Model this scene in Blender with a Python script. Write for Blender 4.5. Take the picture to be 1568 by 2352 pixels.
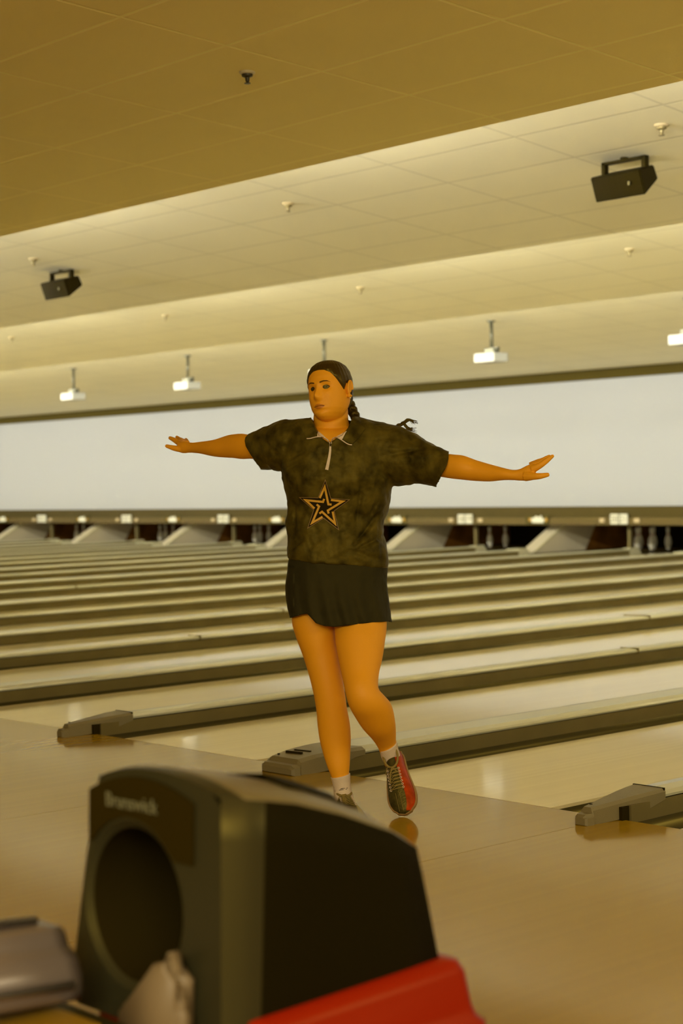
import bpy, bmesh, math, random
import numpy as np
from mathutils import Vector, Matrix
from mathutils.bvhtree import BVHTree
random.seed(7)
for o in list(bpy.data.objects): bpy.data.objects.remove(o)
S = bpy.context.scene
COL = S.collection

def lin(r, g, b):
    return tuple(((v/255)/12.92 if v/255 <= .04045 else ((v/255+.055)/1.055)**2.4) for v in (r, g, b))

# ------------------------------------------------------------------ camera
FPX = 3995.68
YAW, PITCH, ROLL = math.radians(47.8895), math.radians(-.97775), math.radians(-1.29785)
EYE = Vector((0, 0, 1.2775))
cw = Vector((-math.sin(YAW)*math.cos(PITCH), math.cos(YAW)*math.cos(PITCH), math.sin(PITCH)))
r0 = Vector((math.cos(YAW), math.sin(YAW), 0)); u0 = r0.cross(cw)
cr = math.cos(ROLL)*r0 + math.sin(ROLL)*u0
cu = -math.sin(ROLL)*r0 + math.cos(ROLL)*u0
cam = bpy.data.cameras.new('camera'); co = bpy.data.objects.new('camera', cam); COL.objects.link(co)
m = Matrix((cr, cu, -cw)).transposed().to_4x4(); m.translation = EYE; co.matrix_world = m
cam.sensor_fit = 'HORIZONTAL'; cam.sensor_width = 24; cam.lens = FPX/1568*24
cam.clip_start = .05; cam.clip_end = 200
cam.dof.use_dof = True; cam.dof.focus_distance = 6.62; cam.dof.aperture_fstop = 3.0
S.camera = co
S.view_settings.view_transform = 'Standard'; S.view_settings.look = 'None'
S.view_settings.exposure = .70; S.view_settings.gamma = 1; S.view_settings.use_curve_mapping = False

# ------------------------------------------------------------------ light
W = bpy.data.worlds.new('world'); S.world = W; W.use_nodes = True
bg = W.node_tree.nodes['Background']; bg.inputs[0].default_value = (.36, .27, .085, 1); bg.inputs[1].default_value = .42

def area(name, loc, direction, sx, sy, power, col=(1, .86, .60)):
    l = bpy.data.lights.new(name, 'AREA'); l.shape = 'RECTANGLE'; l.size = sx; l.size_y = sy
    l.energy = power; l.color = col
    o = bpy.data.objects.new(name, l); COL.objects.link(o); o.location = loc
    o.rotation_euler = Vector(direction).to_track_quat('-Z', 'Y').to_euler()
    return o
# fluorescent cove tubes hidden behind each ceiling step, washing the next ceiling section
for k in range(14):
    x = -45.2 + 3.66*k
    area('cove_light', (x, 6.68, 3.345), (0, 1, -.55), 2.4, .08, 70 if abs(x+6.) < 2 else 61, (1, .96, .80))
    area('cove_light', (x, 10.95, 3.42), (0, 1, -.42), 2.4, .12, 86, (1, .95, .72))
    area('cove_light', (x, 15.05, 3.42), (0, 1, -.42), 2.4, .12, 86, (1, .96, .76))
# unseen fill lights added behind and beside the view to brighten bowler and approach
area('fill_light', (1.5, -2.5, 2.9), (-.70, .68, -.22), 5.5, 1.4, 190, (1, .90, .60))
area('fill_light', (3.2, 6.2, 2.9), (-.95, -.18, -.22), 2.5, 1.0, 46, (1, .93, .62))

# ------------------------------------------------------------------ materials
def mat(name, col, rough=.6, spec=.5, metal=0, emit=None, es=0, bump=0, bscale=60, vary=0, vscale=8, coat=0, sheen=0):
    M = bpy.data.materials.new(name); M.use_nodes = True; t = M.node_tree; p = t.nodes['Principled BSDF']
    p.inputs['Base Color'].default_value = (*col, 1); p.inputs['Roughness'].default_value = rough
    p.inputs['Specular IOR Level'].default_value = spec; p.inputs['Metallic'].default_value = metal
    if (max(col) < .2 or min(col) < .004) and not metal: p.inputs['Specular Tint'].default_value = (1, .74, .16, 1)
    if coat: p.inputs['Coat Weight'].default_value = coat; p.inputs['Coat Roughness'].default_value = .06
    if sheen: p.inputs['Sheen Weight'].default_value = sheen; p.inputs['Sheen Roughness'].default_value = .4
    if emit: p.inputs['Emission Color'].default_value = (*emit, 1); p.inputs['Emission Strength'].default_value = es
    if bump or vary:
        tc = t.nodes.new('ShaderNodeTexCoord')
    if bump:
        n = t.nodes.new('ShaderNodeTexNoise'); n.inputs['Scale'].default_value = bscale; n.inputs['Detail'].default_value = 4
        b = t.nodes.new('ShaderNodeBump'); b.inputs['Strength'].default_value = bump; b.inputs['Distance'].default_value = .01
        t.links.new(tc.outputs['Object'], n.inputs['Vector']); t.links.new(n.outputs[0], b.inputs['Height']); t.links.new(b.outputs[0], p.inputs['Normal'])
    if vary:
        n = t.nodes.new('ShaderNodeTexNoise'); n.inputs['Scale'].default_value = vscale; n.inputs['Detail'].default_value = 6
        mx = t.nodes.new('ShaderNodeMixRGB'); mx.blend_type = 'MULTIPLY'
        rp = t.nodes.new('ShaderNodeMapRange'); rp.inputs[3].default_value = 1-vary; rp.inputs[4].default_value = 1+vary
        rp.inputs[1].default_value = .3; rp.inputs[2].default_value = .7
        t.links.new(tc.outputs['Object'], n.inputs['Vector']); t.links.new(n.outputs[0], rp.inputs[0])
        mx.inputs[0].default_value = 1; mx.inputs[1].default_value = (*col, 1)
        t.links.new(rp.outputs[0], mx.inputs[2]); t.links.new(mx.outputs[0], p.inputs['Base Color'])
    return M

def wood(name, col, rough, plank=.0265, spec=.5, contrast=.10, coat=0):
    """boards running along Y with gloss finish"""
    M = bpy.data.materials.new(name); M.use_nodes = True; t = M.node_tree; p = t.nodes['Principled BSDF']
    N = t.nodes.new; L = t.links.new
    tc = N('ShaderNodeTexCoord'); sx = N('ShaderNodeSeparateXYZ'); L(tc.outputs['Object'], sx.inputs[0])
    d = N('ShaderNodeMath'); d.operation = 'DIVIDE'; d.inputs[1].default_value = plank; L(sx.outputs[0], d.inputs[0])
    fl = N('ShaderNodeMath'); fl.operation = 'FLOOR'; L(d.outputs[0], fl.inputs[0])
    wn = N('ShaderNodeTexWhiteNoise'); wn.noise_dimensions = '1D'; L(fl.outputs[0], wn.inputs['W'])
    mp = N('ShaderNodeMapping'); mp.inputs['Scale'].default_value = (30, 1.2, 1); L(tc.outputs['Object'], mp.inputs[0])
    ns = N('ShaderNodeTexNoise'); ns.inputs['Scale'].default_value = 2; ns.inputs['Detail'].default_value = 5; L(mp.outputs[0], ns.inputs['Vector'])
    ad = N('ShaderNodeMath'); ad.operation = 'ADD'; L(wn.outputs['Value'], ad.inputs[0]); L(ns.outputs[0], ad.inputs[1])
    mr = N('ShaderNodeMapRange'); mr.inputs[1].default_value = 0; mr.inputs[2].default_value = 2
    mr.inputs[3].default_value = 1-contrast; mr.inputs[4].default_value = 1+contrast; L(ad.outputs[0], mr.inputs[0])
    mx = N('ShaderNodeMixRGB'); mx.blend_type = 'MULTIPLY'; mx.inputs[0].default_value = 1; mx.inputs[1].default_value = (*col, 1)
    L(mr.outputs[0], mx.inputs[2]); L(mx.outputs[0], p.inputs['Base Color'])
    rn = N('ShaderNodeTexNoise'); rn.inputs['Scale'].default_value = 1.3; L(tc.outputs['Object'], rn.inputs['Vector'])
    rr = N('ShaderNodeMapRange'); rr.inputs[3].default_value = rough*.75; rr.inputs[4].default_value = rough*1.3; L(rn.outputs[0], rr.inputs[0])
    L(rr.outputs[0], p.inputs['Roughness'])
    p.inputs['Specular IOR Level'].default_value = spec
    return M

def tilemat(name, col, x0, y0, line=(.62, .62, .62), bumpy=.25):
    M = bpy.data.materials.new(name); M.use_nodes = True; t = M.node_tree; p = t.nodes['Principled BSDF']
    N = t.nodes.new; L = t.links.new
    tc = N('ShaderNodeTexCoord'); sx = N('ShaderNodeSeparateXYZ'); L(tc.outputs['Object'], sx.inputs[0])
    masks = []
    for idx, pitch, off, hw in ((0, 1.22, x0, .011), (1, .61, y0, .011)):
        a = N('ShaderNodeMath'); a.operation = 'SUBTRACT'; a.inputs[1].default_value = off - 60*pitch; L(sx.outputs[idx], a.inputs[0])
        b = N('ShaderNodeMath'); b.operation = 'MODULO'; b.inputs[1].default_value = pitch; L(a.outputs[0], b.inputs[0])
        c_ = N('ShaderNodeMath'); c_.operation = 'SUBTRACT'; c_.inputs[1].default_value = pitch/2; L(b.outputs[0], c_.inputs[0])
        e = N('ShaderNodeMath'); e.operation = 'ABSOLUTE'; L(c_.outputs[0], e.inputs[0])
        g = N('ShaderNodeMath'); g.operation = 'SUBTRACT'; g.inputs[0].default_value = pitch/2; L(e.outputs[0], g.inputs[1])
        h = N('ShaderNodeMapRange'); h.inputs[1].default_value = hw*.6; h.inputs[2].default_value = hw*1.3; h.inputs[3].default_value = 0; h.inputs[4].default_value = 1
        L(g.outputs[0], h.inputs[0]); masks.append(h)
    mn = N('ShaderNodeMath'); mn.operation = 'MINIMUM'; L(masks[0].outputs[0], mn.inputs[0]); L(masks[1].outputs[0], mn.inputs[1])
    mx = N('ShaderNodeMixRGB'); mx.inputs[1].default_value = tuple(c*l for c, l in zip(col, line)) + (1,)
    ns = N('ShaderNodeTexNoise'); ns.inputs['Scale'].default_value = 1.1; ns.inputs['Detail'].default_value = 8; L(tc.outputs['Object'], ns.inputs['Vector'])
    m2 = N('ShaderNodeMixRGB'); m2.inputs[1].default_value = tuple(c*.96 for c in col) + (1,); m2.inputs[2].default_value = tuple(c*1.04 for c in col) + (1,)
    L(ns.outputs[0], m2.inputs[0]); L(m2.outputs[0], mx.inputs[2]); L(mn.outputs[0], mx.inputs[0]); L(mx.outputs[0], p.inputs['Base Color'])
    fn = N('ShaderNodeTexNoise'); fn.inputs['Scale'].default_value = 90; L(tc.outputs['Object'], fn.inputs['Vector'])
    hh = N('ShaderNodeMath'); hh.operation = 'MULTIPLY_ADD'; hh.inputs[1].default_value = .3; L(fn.outputs[0], hh.inputs[0]); L(mn.outputs[0], hh.inputs[2])
    bp = N('ShaderNodeBump'); bp.inputs['Strength'].default_value = bumpy; bp.inputs['Distance'].default_value = .006; L(hh.outputs[0], bp.inputs['Height']); L(bp.outputs[0], p.inputs['Normal'])
    p.inputs['Roughness'].default_value = .85; p.inputs['Specular IOR Level'].default_value = .2
    return M

M_app = wood('approach_wood', (.38, .225, .012), .11, .0265, .16, .05)
M_lane = wood('lane_wood', (.80, .66, .36), .08, .0265, 1.0, .05)
M_deck_shade = mat('pin_deck_shaded', (.05, .030, .008), .5)  # lane boards darkened: shade under the fascia is put into the colour
M_tile1 = tilemat('ceiling_tile_near', (.95, .82, .38), -7.766, 4.632, (1.13, 1.13, 1.18), .6)
M_tile2 = tilemat('ceiling_tile', (.83, .80, .65), -13.89, 8.672, (.82, .82, .82))
M_sub = mat('subfloor', (.03, .018, .004), .8)
M_gut = mat('gutter_plastic', (.045, .040, .016), .32, .5)
M_rail = mat('divider_side', (.17, .13, .048), .42, .5, vary=.12, vscale=3)
M_cap = mat('divider_capping', (.56, .53, .36), .20, .9)
M_cap2 = mat('divider_end_cap', (.21, .165, .075), .45, .4, bump=.15, bscale=200)
M_blk = mat('black_matte', (.018, .012, .002), .7, .2)
M_bar = mat('dark_valance', (.055, .042, .010), .8, .1)
M_scr = mat('white_screen', (.30, .311, .338), .7, .1, emit=(.62, .62, .60), es=.05)  # weak emission stands in for projector light on the screen
M_fas = mat('fascia_grey', (.030, .023, .008), .5, .4, vary=.08)
M_fas2 = mat('fascia_lower_grey', (.07, .052, .024), .4, .5)
M_sign = mat('sign_white', (.62, .62, .54), .5)
M_digit = mat('digit_grey', (.16, .15, .10), .5)
M_sdark = mat('sign_dark', (.03, .028, .008), .5)
M_beige = mat('sign_beige', (.42, .33, .19), .5)
M_kick = mat('kickback_white', (.52, .47, .36), .35, .5, vary=.06, vscale=2)
M_kickd = mat('kickback_brown', (.16, .065, .010), .35, .6, vary=.5, vscale=3)
M_pit = mat('pit_black', (.012, .008, .001), .8, .1)
M_post = mat('post_grey', (.12, .10, .05), .5)
M_pin = mat('pin_white', (.85, .82, .72), .2, .5, coat=.4)
M_pinred = mat('pin_stripe', (.45, .06, .02), .3)
M_proj = mat('projector_white', (.38, .39, .38), .4, emit=(.9, .92, .9), es=.0)
M_pole = mat('pole_grey', (.10, .10, .07), .4, metal=.4)
M_spk = mat('speaker_black', (.008, .006, .001), .6, .2, bump=.2, bscale=300)
M_spkl = mat('speaker_badge', (.13, .12, .07), .4)
M_spr = mat('sprinkler_dark', (.04, .03, .008), .35, metal=.5)
M_sprl = mat('sprinkler_pale', (.22, .18, .08), .4, metal=.3)  # lighter nozzle tone fades the farther heads into the ceiling
M_sprw = mat('sprinkler_plate', (.55, .46, .28), .4)
M_skin = mat('skin', (.84, .35, .010), .55, .3, bump=.08, bscale=220)
M_hair = mat('hair', (.036, .019, .003), .38, .5)
M_shirt = mat('shirt_fabric', (.056, .040, .005), .5, .3, bump=.45, bscale=16, vary=.8, vscale=17)  # strong mottle in the cloth colour also stands in for its highlights
M_short = mat('short_fabric', (.020, .018, .008), .7, .3, bump=.25, bscale=18)
M_gold = mat('emblem_gold', (.62, .32, .02), .6)
M_edark = mat('emblem_dark', (.02, .013, .003), .8, .1)
M_eline = mat('emblem_line', (.27, .15, .04), .6)
M_trim = mat('white_trim', (.68, .52, .36), .6)
M_sock = mat('sock_white', (.68, .53, .38), .9, .1, bump=.3, bscale=260)
M_lip = mat('lip', (.56, .185, .010), .45)
M_brow = mat('brow', (.13, .055, .008), .7)
M_eye = mat('eye_white', (.60, .42, .20), .3)
M_iris = mat('eye_iris', (.035, .03, .012), .2)
M_pearl = mat('earring', (.8, .7, .45), .2)
M_sgreen = mat('shoe_green', (.045, .038, .010), .38, .5, bump=.2, bscale=150, vary=.35, vscale=60)
M_sred = mat('shoe_red', (.38, .035, .003), .42, .25, bump=.12, bscale=120, vary=.35, vscale=25)
M_sdull = mat('shoe_dull_green', (.11, .085, .015), .45, .4, vary=.4, vscale=60)
M_solive = mat('shoe_olive', (.30, .22, .02), .4, .5)
M_sole = mat('shoe_sole', (.30, .17, .05), .6)
M_lace = mat('lace', (.27, .19, .05), .9, .1)
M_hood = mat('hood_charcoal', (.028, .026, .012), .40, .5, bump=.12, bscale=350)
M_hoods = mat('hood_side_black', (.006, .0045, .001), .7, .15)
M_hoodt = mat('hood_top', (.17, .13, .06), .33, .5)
M_hoodp = mat('hood_panel_black', (.022, .014, .001), .6, .2)
M_hoodtx = mat('hood_lettering', (.17, .16, .09), .4)
M_hole = mat('hood_interior', (.022, .015, .003), .8, .1)
M_red = mat('red_plastic', (.30, .012, .001), .35, .2)
M_rack = mat('rack_metal', (.24, .19, .17), .28, .5, metal=.35)
M_rackb = mat('rack_dark', (.025, .02, .005), .5)
M_beig = mat('lift_beige', (.22, .155, .085), .5)
M_yel = mat('yellow_strip', (.35, .19, .01), .4)

# ------------------------------------------------------------------ helpers
def link(name, me, mt=None, parent=None, smooth=False):
    o = bpy.data.objects.new(name, me); COL.objects.link(o)
    if mt is not None:
        for q in (mt if isinstance(mt, (list, tuple)) else [mt]): me.materials.append(q)
    if parent: o.parent = parent
    if smooth:
        for f in me.polygons: f.use_smooth = True
    return o
def fin(name, bm, mt, parent=None, smooth=False):
    me = bpy.data.meshes.new(name); bmesh.ops.recalc_face_normals(bm, faces=bm.faces); bm.to_mesh(me); bm.free()
    return link(name, me, mt, parent, smooth)
def empty(name, loc=(0, 0, 0), rz=0):
    o = bpy.data.objects.new(name, None); COL.objects.link(o); o.location = loc; o.rotation_euler = (0, 0, rz); o.empty_display_size = .1
    return o
def tag(o, label=None, cat=None, group=None, kind=None):
    if label: o['label'] = label
    if cat: o['category'] = cat
    if group: o['group'] = group
    if kind: o['kind'] = kind
    return o
def box(bm, x0, x1, y0, y1, z0, z1, mi=0, bev=0):
    b2 = bmesh.new() if bev else bm
    v = [b2.verts.new(p) for p in ((x0, y0, z0), (x1, y0, z0), (x1, y1, z0), (x0, y1, z0), (x0, y0, z1), (x1, y0, z1), (x1, y1, z1), (x0, y1, z1))]
    for f in ((0, 3, 2, 1), (4, 5, 6, 7), (0, 1, 5, 4), (1, 2, 6, 5), (2, 3, 7, 6), (3, 0, 4, 7)):
        q = b2.faces.new([v[i] for i in f]); q.material_index = mi
    if bev:
        bmesh.ops.bevel(b2, geom=b2.edges[:], offset=bev, segments=3, profile=.6, affect='EDGES')
        me = bpy.data.meshes.new('t'); b2.to_mesh(me); b2.free(); bm.from_mesh(me); bpy.data.meshes.remove(me)
def prism(bm, pts, axis, a0, a1, mi=0):
    """extrude 2D outline along axis; pts in the remaining two axes order"""
    def P(p, a):
        return (a, p[0], p[1]) if axis == 'x' else ((p[0], a, p[1]) if axis == 'y' else (p[0], p[1], a))
    A = [bm.verts.new(P(p, a0)) for p in pts]; Bv = [bm.verts.new(P(p, a1)) for p in pts]; n = len(pts)
    fs = [bm.faces.new(A), bm.faces.new(Bv[::-1])]
    for i in range(n): fs.append(bm.faces.new([A[i], Bv[i], Bv[(i+1) % n], A[(i+1) % n]]))
    for f in fs: f.material_index = mi
def rings(bm, R, cap=True, close=True, mi=0):
    V = [[bm.verts.new(p) for p in r] for r in R]; n = len(R[0])
    for a, b in zip(V, V[1:]):
        for i in range(n if close else n-1):
            f = bm.faces.new([a[i], a[(i+1) % n], b[(i+1) % n], b[i]]); f.material_index = mi
    if cap:
        bm.faces.new(V[0][::-1]).material_index = mi; bm.faces.new(V[-1]).material_index = mi
    return V
def lathe(bm, prof, n=16, c=(0, 0, 0), mi=0):
    rings(bm, [[(c[0]+r*math.cos(2*math.pi*i/n), c[1]+r*math.sin(2*math.pi*i/n), c[2]+z) for i in range(n)] for r, z in prof], mi=mi)
def tube(bm, pts, rad, n=8, mi=0, cap=True):
    if not isinstance(rad, (int, float)): rad = [float(x) for x in rad]
    pts = [Vector([float(c) for c in p]) for p in pts]; R = []
    rads = rad if isinstance(rad, (list, tuple)) else [rad]*len(pts)
    up = None
    for i, p in enumerate(pts):
        t = (pts[min(i+1, len(pts)-1)]-pts[max(i-1, 0)]).normalized()
        if up is None: up = t.orthogonal().normalized()
        up = (up - t*up.dot(t)).normalized(); s = t.cross(up)
        R.append([p+rads[i]*(math.cos(2*math.pi*k/n)*up+math.sin(2*math.pi*k/n)*s) for k in range(n)])
    rings(bm, R, cap, mi=mi)
def bez(pts, n=8):
    """Catmull-Rom through points"""
    P = [Vector([float(c) for c in p]) for p in pts]; P = [2*P[0]-P[1]] + P + [2*P[-1]-P[-2]]; out = []
    for i in range(1, len(P)-2):
        for k in range(n):
            t = k/n; a, b, c, d = P[i-1:i+3]
            out.append(.5*((2*b)+(c-a)*t+(2*a-5*b+4*c-d)*t*t+(-a+3*b-3*c+d)*t**3))
    out.append(P[-2]); return out
def copy_tree(o, parent=None):
    c = o.copy(); COL.objects.link(c)
    if parent: c.parent = parent
    for ch in [q for q in bpy.data.objects if q.parent == o]: copy_tree(ch, c)
    return c
def bake(o):
    dg = bpy.context.evaluated_depsgraph_get(); dg.update()
    me = bpy.data.meshes.new_from_object(o.evaluated_get(dg)); old = o.data
    o.modifiers.clear(); o.data = me
    return me

# ------------------------------------------------------------------ lane lattice
GUT, LANE, WN, WW = .235, 1.0535, .1473, .2723
YF, YD, YS, YE = 5.083, 23.056, 22.44, 25.2
wid = lambda k: WW if k % 2 == 0 else WN
BASE = {9: -17.7048}
for k in range(8, -3, -1): BASE[k] = BASE[k+1]+1.5235+wid(k)
for k in range(10, 25): BASE[k] = BASE[k-1]-1.5235-wid(k-1)
KMIN, KMAX = -1, 22
XL, XR = BASE[KMAX]-.6, BASE[KMIN]+1.3

# ------------------------------------------------------------------ structure
bm = bmesh.new()
edges = [XL-6] + sorted([BASE[k]-GUT-wid(k)/2 for k in range(KMIN, KMAX+1) if k % 2 == 0 or k == 1]) + [XR+4]
for a, b in zip(edges, edges[1:]):
    box(bm, a+.0012, b-.0012, -6, 1.6, -.04, 0); box(bm, a+.0012, b-.0012, 1.6024, YF-.004, -.04, 0)
tag(fin('floor', bm, M_app), 'glossy honey-coloured bowling approach floor in front of the foul line', 'floor', kind='structure')
bm = bmesh.new(); box(bm, XL-7, XR+5, -7, 27, -.30, -.25)
tag(fin('floor', bm, M_sub), 'dark subfloor beneath the lanes and approach', 'floor', kind='structure')
bm = bmesh.new(); box(bm, XL-6, XR+4, -6, YF-.004, -.20, -.041)
tag(fin('trim_1', bm, M_sub), 'dark base under the approach boards', 'floor', kind='structure')

def ceil_section(name, mt, a, s, y0, y1, y_rise, lab):
    b = bmesh.new()
    z = lambda y: a+s*y
    def slab(p, q, za, zb, t=.02):
        v = [b.verts.new(c) for c in ((XL-8, p, za), (XR+6, p, za), (XR+6, q, zb), (XL-8, q, zb), (XL-8, p, za+t), (XR+6, p, za+t), (XR+6, q, zb+t), (XL-8, q, zb+t))]
        for f in ((0, 3, 2, 1), (4, 5, 6, 7), (0, 1, 5, 4), (1, 2, 6, 5), (2, 3, 7, 6), (3, 0, 4, 7)): b.faces.new([v[i] for i in f])
    slab(y0, y1, z(y0), z(y1))
    tag(fin(name, b, mt), lab, 'ceiling', kind='structure')
ceil_section('ceiling', M_tile1, 3.7076, -.06207, -6, 7.21, 0, 'tiled ceiling over the approach, dimmer than the rest')
ceil_section('ceiling', M_tile2, 4.5179, -.11249, 6.6, 11.23, 0, 'brightly lit second ceiling step with speakers')
ceil_section('ceiling', M_tile2, 3.255+.11249*15.33, -.11249, 10.6, 15.33, 0, 'third ceiling step over the middle of the lanes')
ceil_section('ceiling', M_tile2, 3.487+.098*17.9, -.098, 14.7, 22.40, 0, 'last ceiling step where the projectors hang')
for i, (y, z0, z1) in enumerate(((6.6, 3.30, 3.80), (10.6, 3.33, 3.82), (14.7, 3.33, 3.87))):
    b = bmesh.new(); box(b, XL-8, XR+6, y-.03, y, z0, z1)
    tag(fin('trim_%d' % (i+2), b, M_tile2), 'vertical riser between ceiling steps', 'ceiling riser', kind='structure')
b = bmesh.new(); box(b, XL-8, XR+6, YE+.3, YE+.4, -.25, 4); tag(fin('wall_back', b, M_pit), 'black wall behind the pinsetters', 'wall', kind='structure')

# ------------------------------------------------------------------ lanes and dividers
ordn = ['nearest', 'second', 'third', 'fourth', 'fifth', 'sixth', 'seventh', 'eighth', 'ninth', 'tenth', 'eleventh', 'twelfth', 'thirteenth', 'fourteenth', 'fifteenth', 'sixteenth', 'seventeenth', 'eighteenth', 'nineteenth', 'twentieth', 'twenty-first', 'twenty-second', 'twenty-third', 'twenty-fourth', 'twenty-fifth']
ng = 10
lane_mesh = None
def lane_parts(X):
    """X = left (far) edge of the lane surface"""
    root = empty('bowling_lane', (X, YF, 0))
    b = bmesh.new(); box(b, 0, LANE, 0, YD-YF, -.10, 0); fin('lane_surface', b, M_lane, root)
    b = bmesh.new(); box(b, 0, LANE, YD-YF+.001, 24.5-YF, -.10, 0); fin('pin_deck_shaded', b, M_deck_shade, root)
    for x0 in (-GUT, LANE):
        b = bmesh.new(); pr = []
        for i in range(ng+1):
            t = math.pi*i/ng; pr.append((x0+GUT/2-math.cos(t)*(GUT/2-.004), -.012-math.sin(t)*.085))
        rings(b, [[(x, y, z) for x, z in pr] for y in (0, 24.5-YF)], cap=False, close=False)
        g = fin('gutter', b, M_gut, root, True); g.modifiers.new('s', 'SOLIDIFY').thickness = .004
    return root
proto = None
for k in range(KMIN, KMAX):
    X = BASE[k+1]
    if proto is None: r = proto = lane_parts(X)
    else: r = copy_tree(proto)
    r.location = (X, YF, 0)
    num = 29-k
    if k < 0: lab = 'glossy maple bowling lane beyond the right edge of the photo'
    elif k == 0: lab = 'glossy maple bowling lane showing only in the lower right corner, nearest of all'
    elif 8 <= k <= 11: lab = 'glossy maple bowling lane number %d, ending beneath its white number plate' % num
    else: lab = 'glossy maple bowling lane, %s from the lower right corner, between two grey dividers' % ordn[k]
    tag(r, lab, 'bowling lane', 'bowling lanes side by side')

def divider(k):
    w = wid(k); X1 = BASE[k]-GUT; X0 = X1-w; yA = 5.30; yB = 21.70 if w > .2 else 22.55
    root = empty('lane_divider', ((X0+X1)/2, YF, 0)); h = w/2; yo = -YF
    b = bmesh.new()
    box(b, -h+.004, h-.004, YF+.02+yo, yB+yo, -.12, .052)
    fin('rail_side', b, M_rail, root)
    # capping: rounded strip over the rail
    b = bmesh.new()
    if w > .2:
        pr = [(-h, .056), (-h-.002, .066), (-h+.012, .076), (-h+.05, .080), (h-.06, .080), (h-.045, .0765), (h-.035, .079), (h-.006, .073), (h+.004, .064), (h, .056)]
    else:
        pr = [(-h, .058), (-h-.001, .068), (-h+.014, .080), (0, .085), (h-.014, .080), (h+.002, .068), (h, .058)]
    rings(b, [[(x, y, z) for x, z in pr] for y in (yA+.002+yo, yB+yo)], cap=True)
    fin('capping', b, M_cap, root)
    # nose: end cap resting on the approach
    b = bmesh.new(); st = []
    if w > .2:
        prof = [(4.895, .10, .004, .030), (4.905, .112, 0, .044), (4.93, .120, 0, .046), (4.945, .108, 0, .066), (5.03, .118, 0, .078), (5.10, .126, .004, .082), (5.16, .134, .020, .085), (5.24, h+.004, .045, .085), (yA, h+.004, .050, .084)]
    else:
        prof = [(4.892, .022, .002, .030), (4.90, .030, 0, .040), (4.93, .036, 0, .042), (4.935, .026, 0, .062), (5.00, .036, 0, .068), (5.08, .050, .004, .075), (5.16, .062, .012, .082), (5.23, h-.002, .030, .087), (yA, h+.004, .050, .091)]
    R = []
    for y, hw, z0, z1 in prof:
        c = .010 if w < .2 else .022; c = min(c, hw*.5)
        zt = z1-.012 if z1-z0 > .03 else z1-.004
        R.append([(-hw, y+yo, z0), (-hw, y+yo, zt), (-hw+c, y+yo, z1), (hw-c, y+yo, z1), (hw, y+yo, zt), (hw, y+yo, z0)])
    rings(b, R)
    cap = fin('end_cap', b, M_cap2, root)
    if w > .2:
        b = bmesh.new()
        for y in (5.00, 5.05):
            prism(b, [(-.06, y+yo), (.035, y+yo+.012), (.035, y+yo+.020), (-.06, y+yo+.008)], 'z', .0735, .0845)
        box(b, -.072, -.064, 4.962+yo, 4.970+yo, .07, .0755)
        fin('finger_groove', b, M_blk, cap)
    else:
        b = bmesh.new(); box(b, -h, h+.001, yA-.006+yo, yA+.001+yo, .05, .0925); fin('joint_gap', b, M_blk, cap)
        b = bmesh.new(); lathe(b, [(0.0001, .0655), (.006, .066), (.006, .0685), (.0001, .0687)], 10, (0, 4.955+yo, .003)); fin('screw_hole', b, M_blk, cap)
        b = bmesh.new(); box(b, -h+.01, h-.012, 5.06+yo, 5.10+yo, -.06, .05); fin('inner_block', b, M_blk, root)
    # a seam where two rail lengths meet
    b = bmesh.new(); ys = 8.4 + 1.9*((k*7) % 5)*.6
    box(b, -h-.003, h+.004, ys+yo, ys+.012+yo, .05, .087); fin('capping_joint', b, M_rail, root)
    # tail flare by the pins
    b = bmesh.new(); R = []
    for y, z1 in ((yB, .09), (yB+.22, .10), (yB+.28, .02)):
        R.append([(-h, y+yo, -.05), (-h, y+yo, z1), (h, y+yo, z1), (h, y+yo, -.05)])
    rings(b, R); fin('tail_piece', b, M_cap, root)
    return root
for k in range(KMIN, KMAX+1):
    wn_ = 'wide' if k % 2 == 0 else 'narrow'
    if k < 1: lab = '%s grey lane divider beyond the right edge of the photo' % wn_
    elif k == 1: lab = 'narrow grey lane divider whose nose shows at the right edge, nearest of all'
    elif k == 2: lab = 'wide grey lane divider with grooved nose just behind the woman\'s feet'
    elif k == 3: lab = 'narrow grey lane divider whose nose lies left of the woman, above the ball return'
    else: lab = '%s grey lane divider, %s back from the nearest at the right edge' % (wn_, ordn[k-1])
    tag(divider(k), lab, 'lane divider', 'grey dividers between the lanes')

# ------------------------------------------------------------------ masking units
root = empty('masking_screen', (XL, YS, .785)); tag(root, 'long bright white masking screen above the pins', 'screen')
b = bmesh.new(); box(b, 0, XR-XL+2, 0, .03, 0, 2.15); fin('screen_panel', b, M_scr, root)
b = bmesh.new(); box(b, XL, XR+2, YS-.05, YS+.0, 2.88, 3.035); tag(fin('valance_bar', b, M_bar), 'dark band along the top of the white masking screen', 'valance')
b = bmesh.new(); box(b, XL, XR+2, YS+.35, YS+.45, 2.9, 3.9); tag(fin('wall_upper', b, M_pit), 'dark wall above the masking screen', 'wall', kind='structure')
froot = empty('pinsetter_fascia', (0, YS, .473)); tag(froot, 'long grey fascia with lane number plates above the pins', 'fascia')
b = bmesh.new(); box(b, XL, XR+2, -.02, .06, .125, .311); fin('upper_board', b, M_fas, froot)
b = bmesh.new(); box(b, XL, XR+2, -.05, .06, 0.0, .125, bev=.01); fin('lower_board', b, M_fas2, froot)
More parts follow.
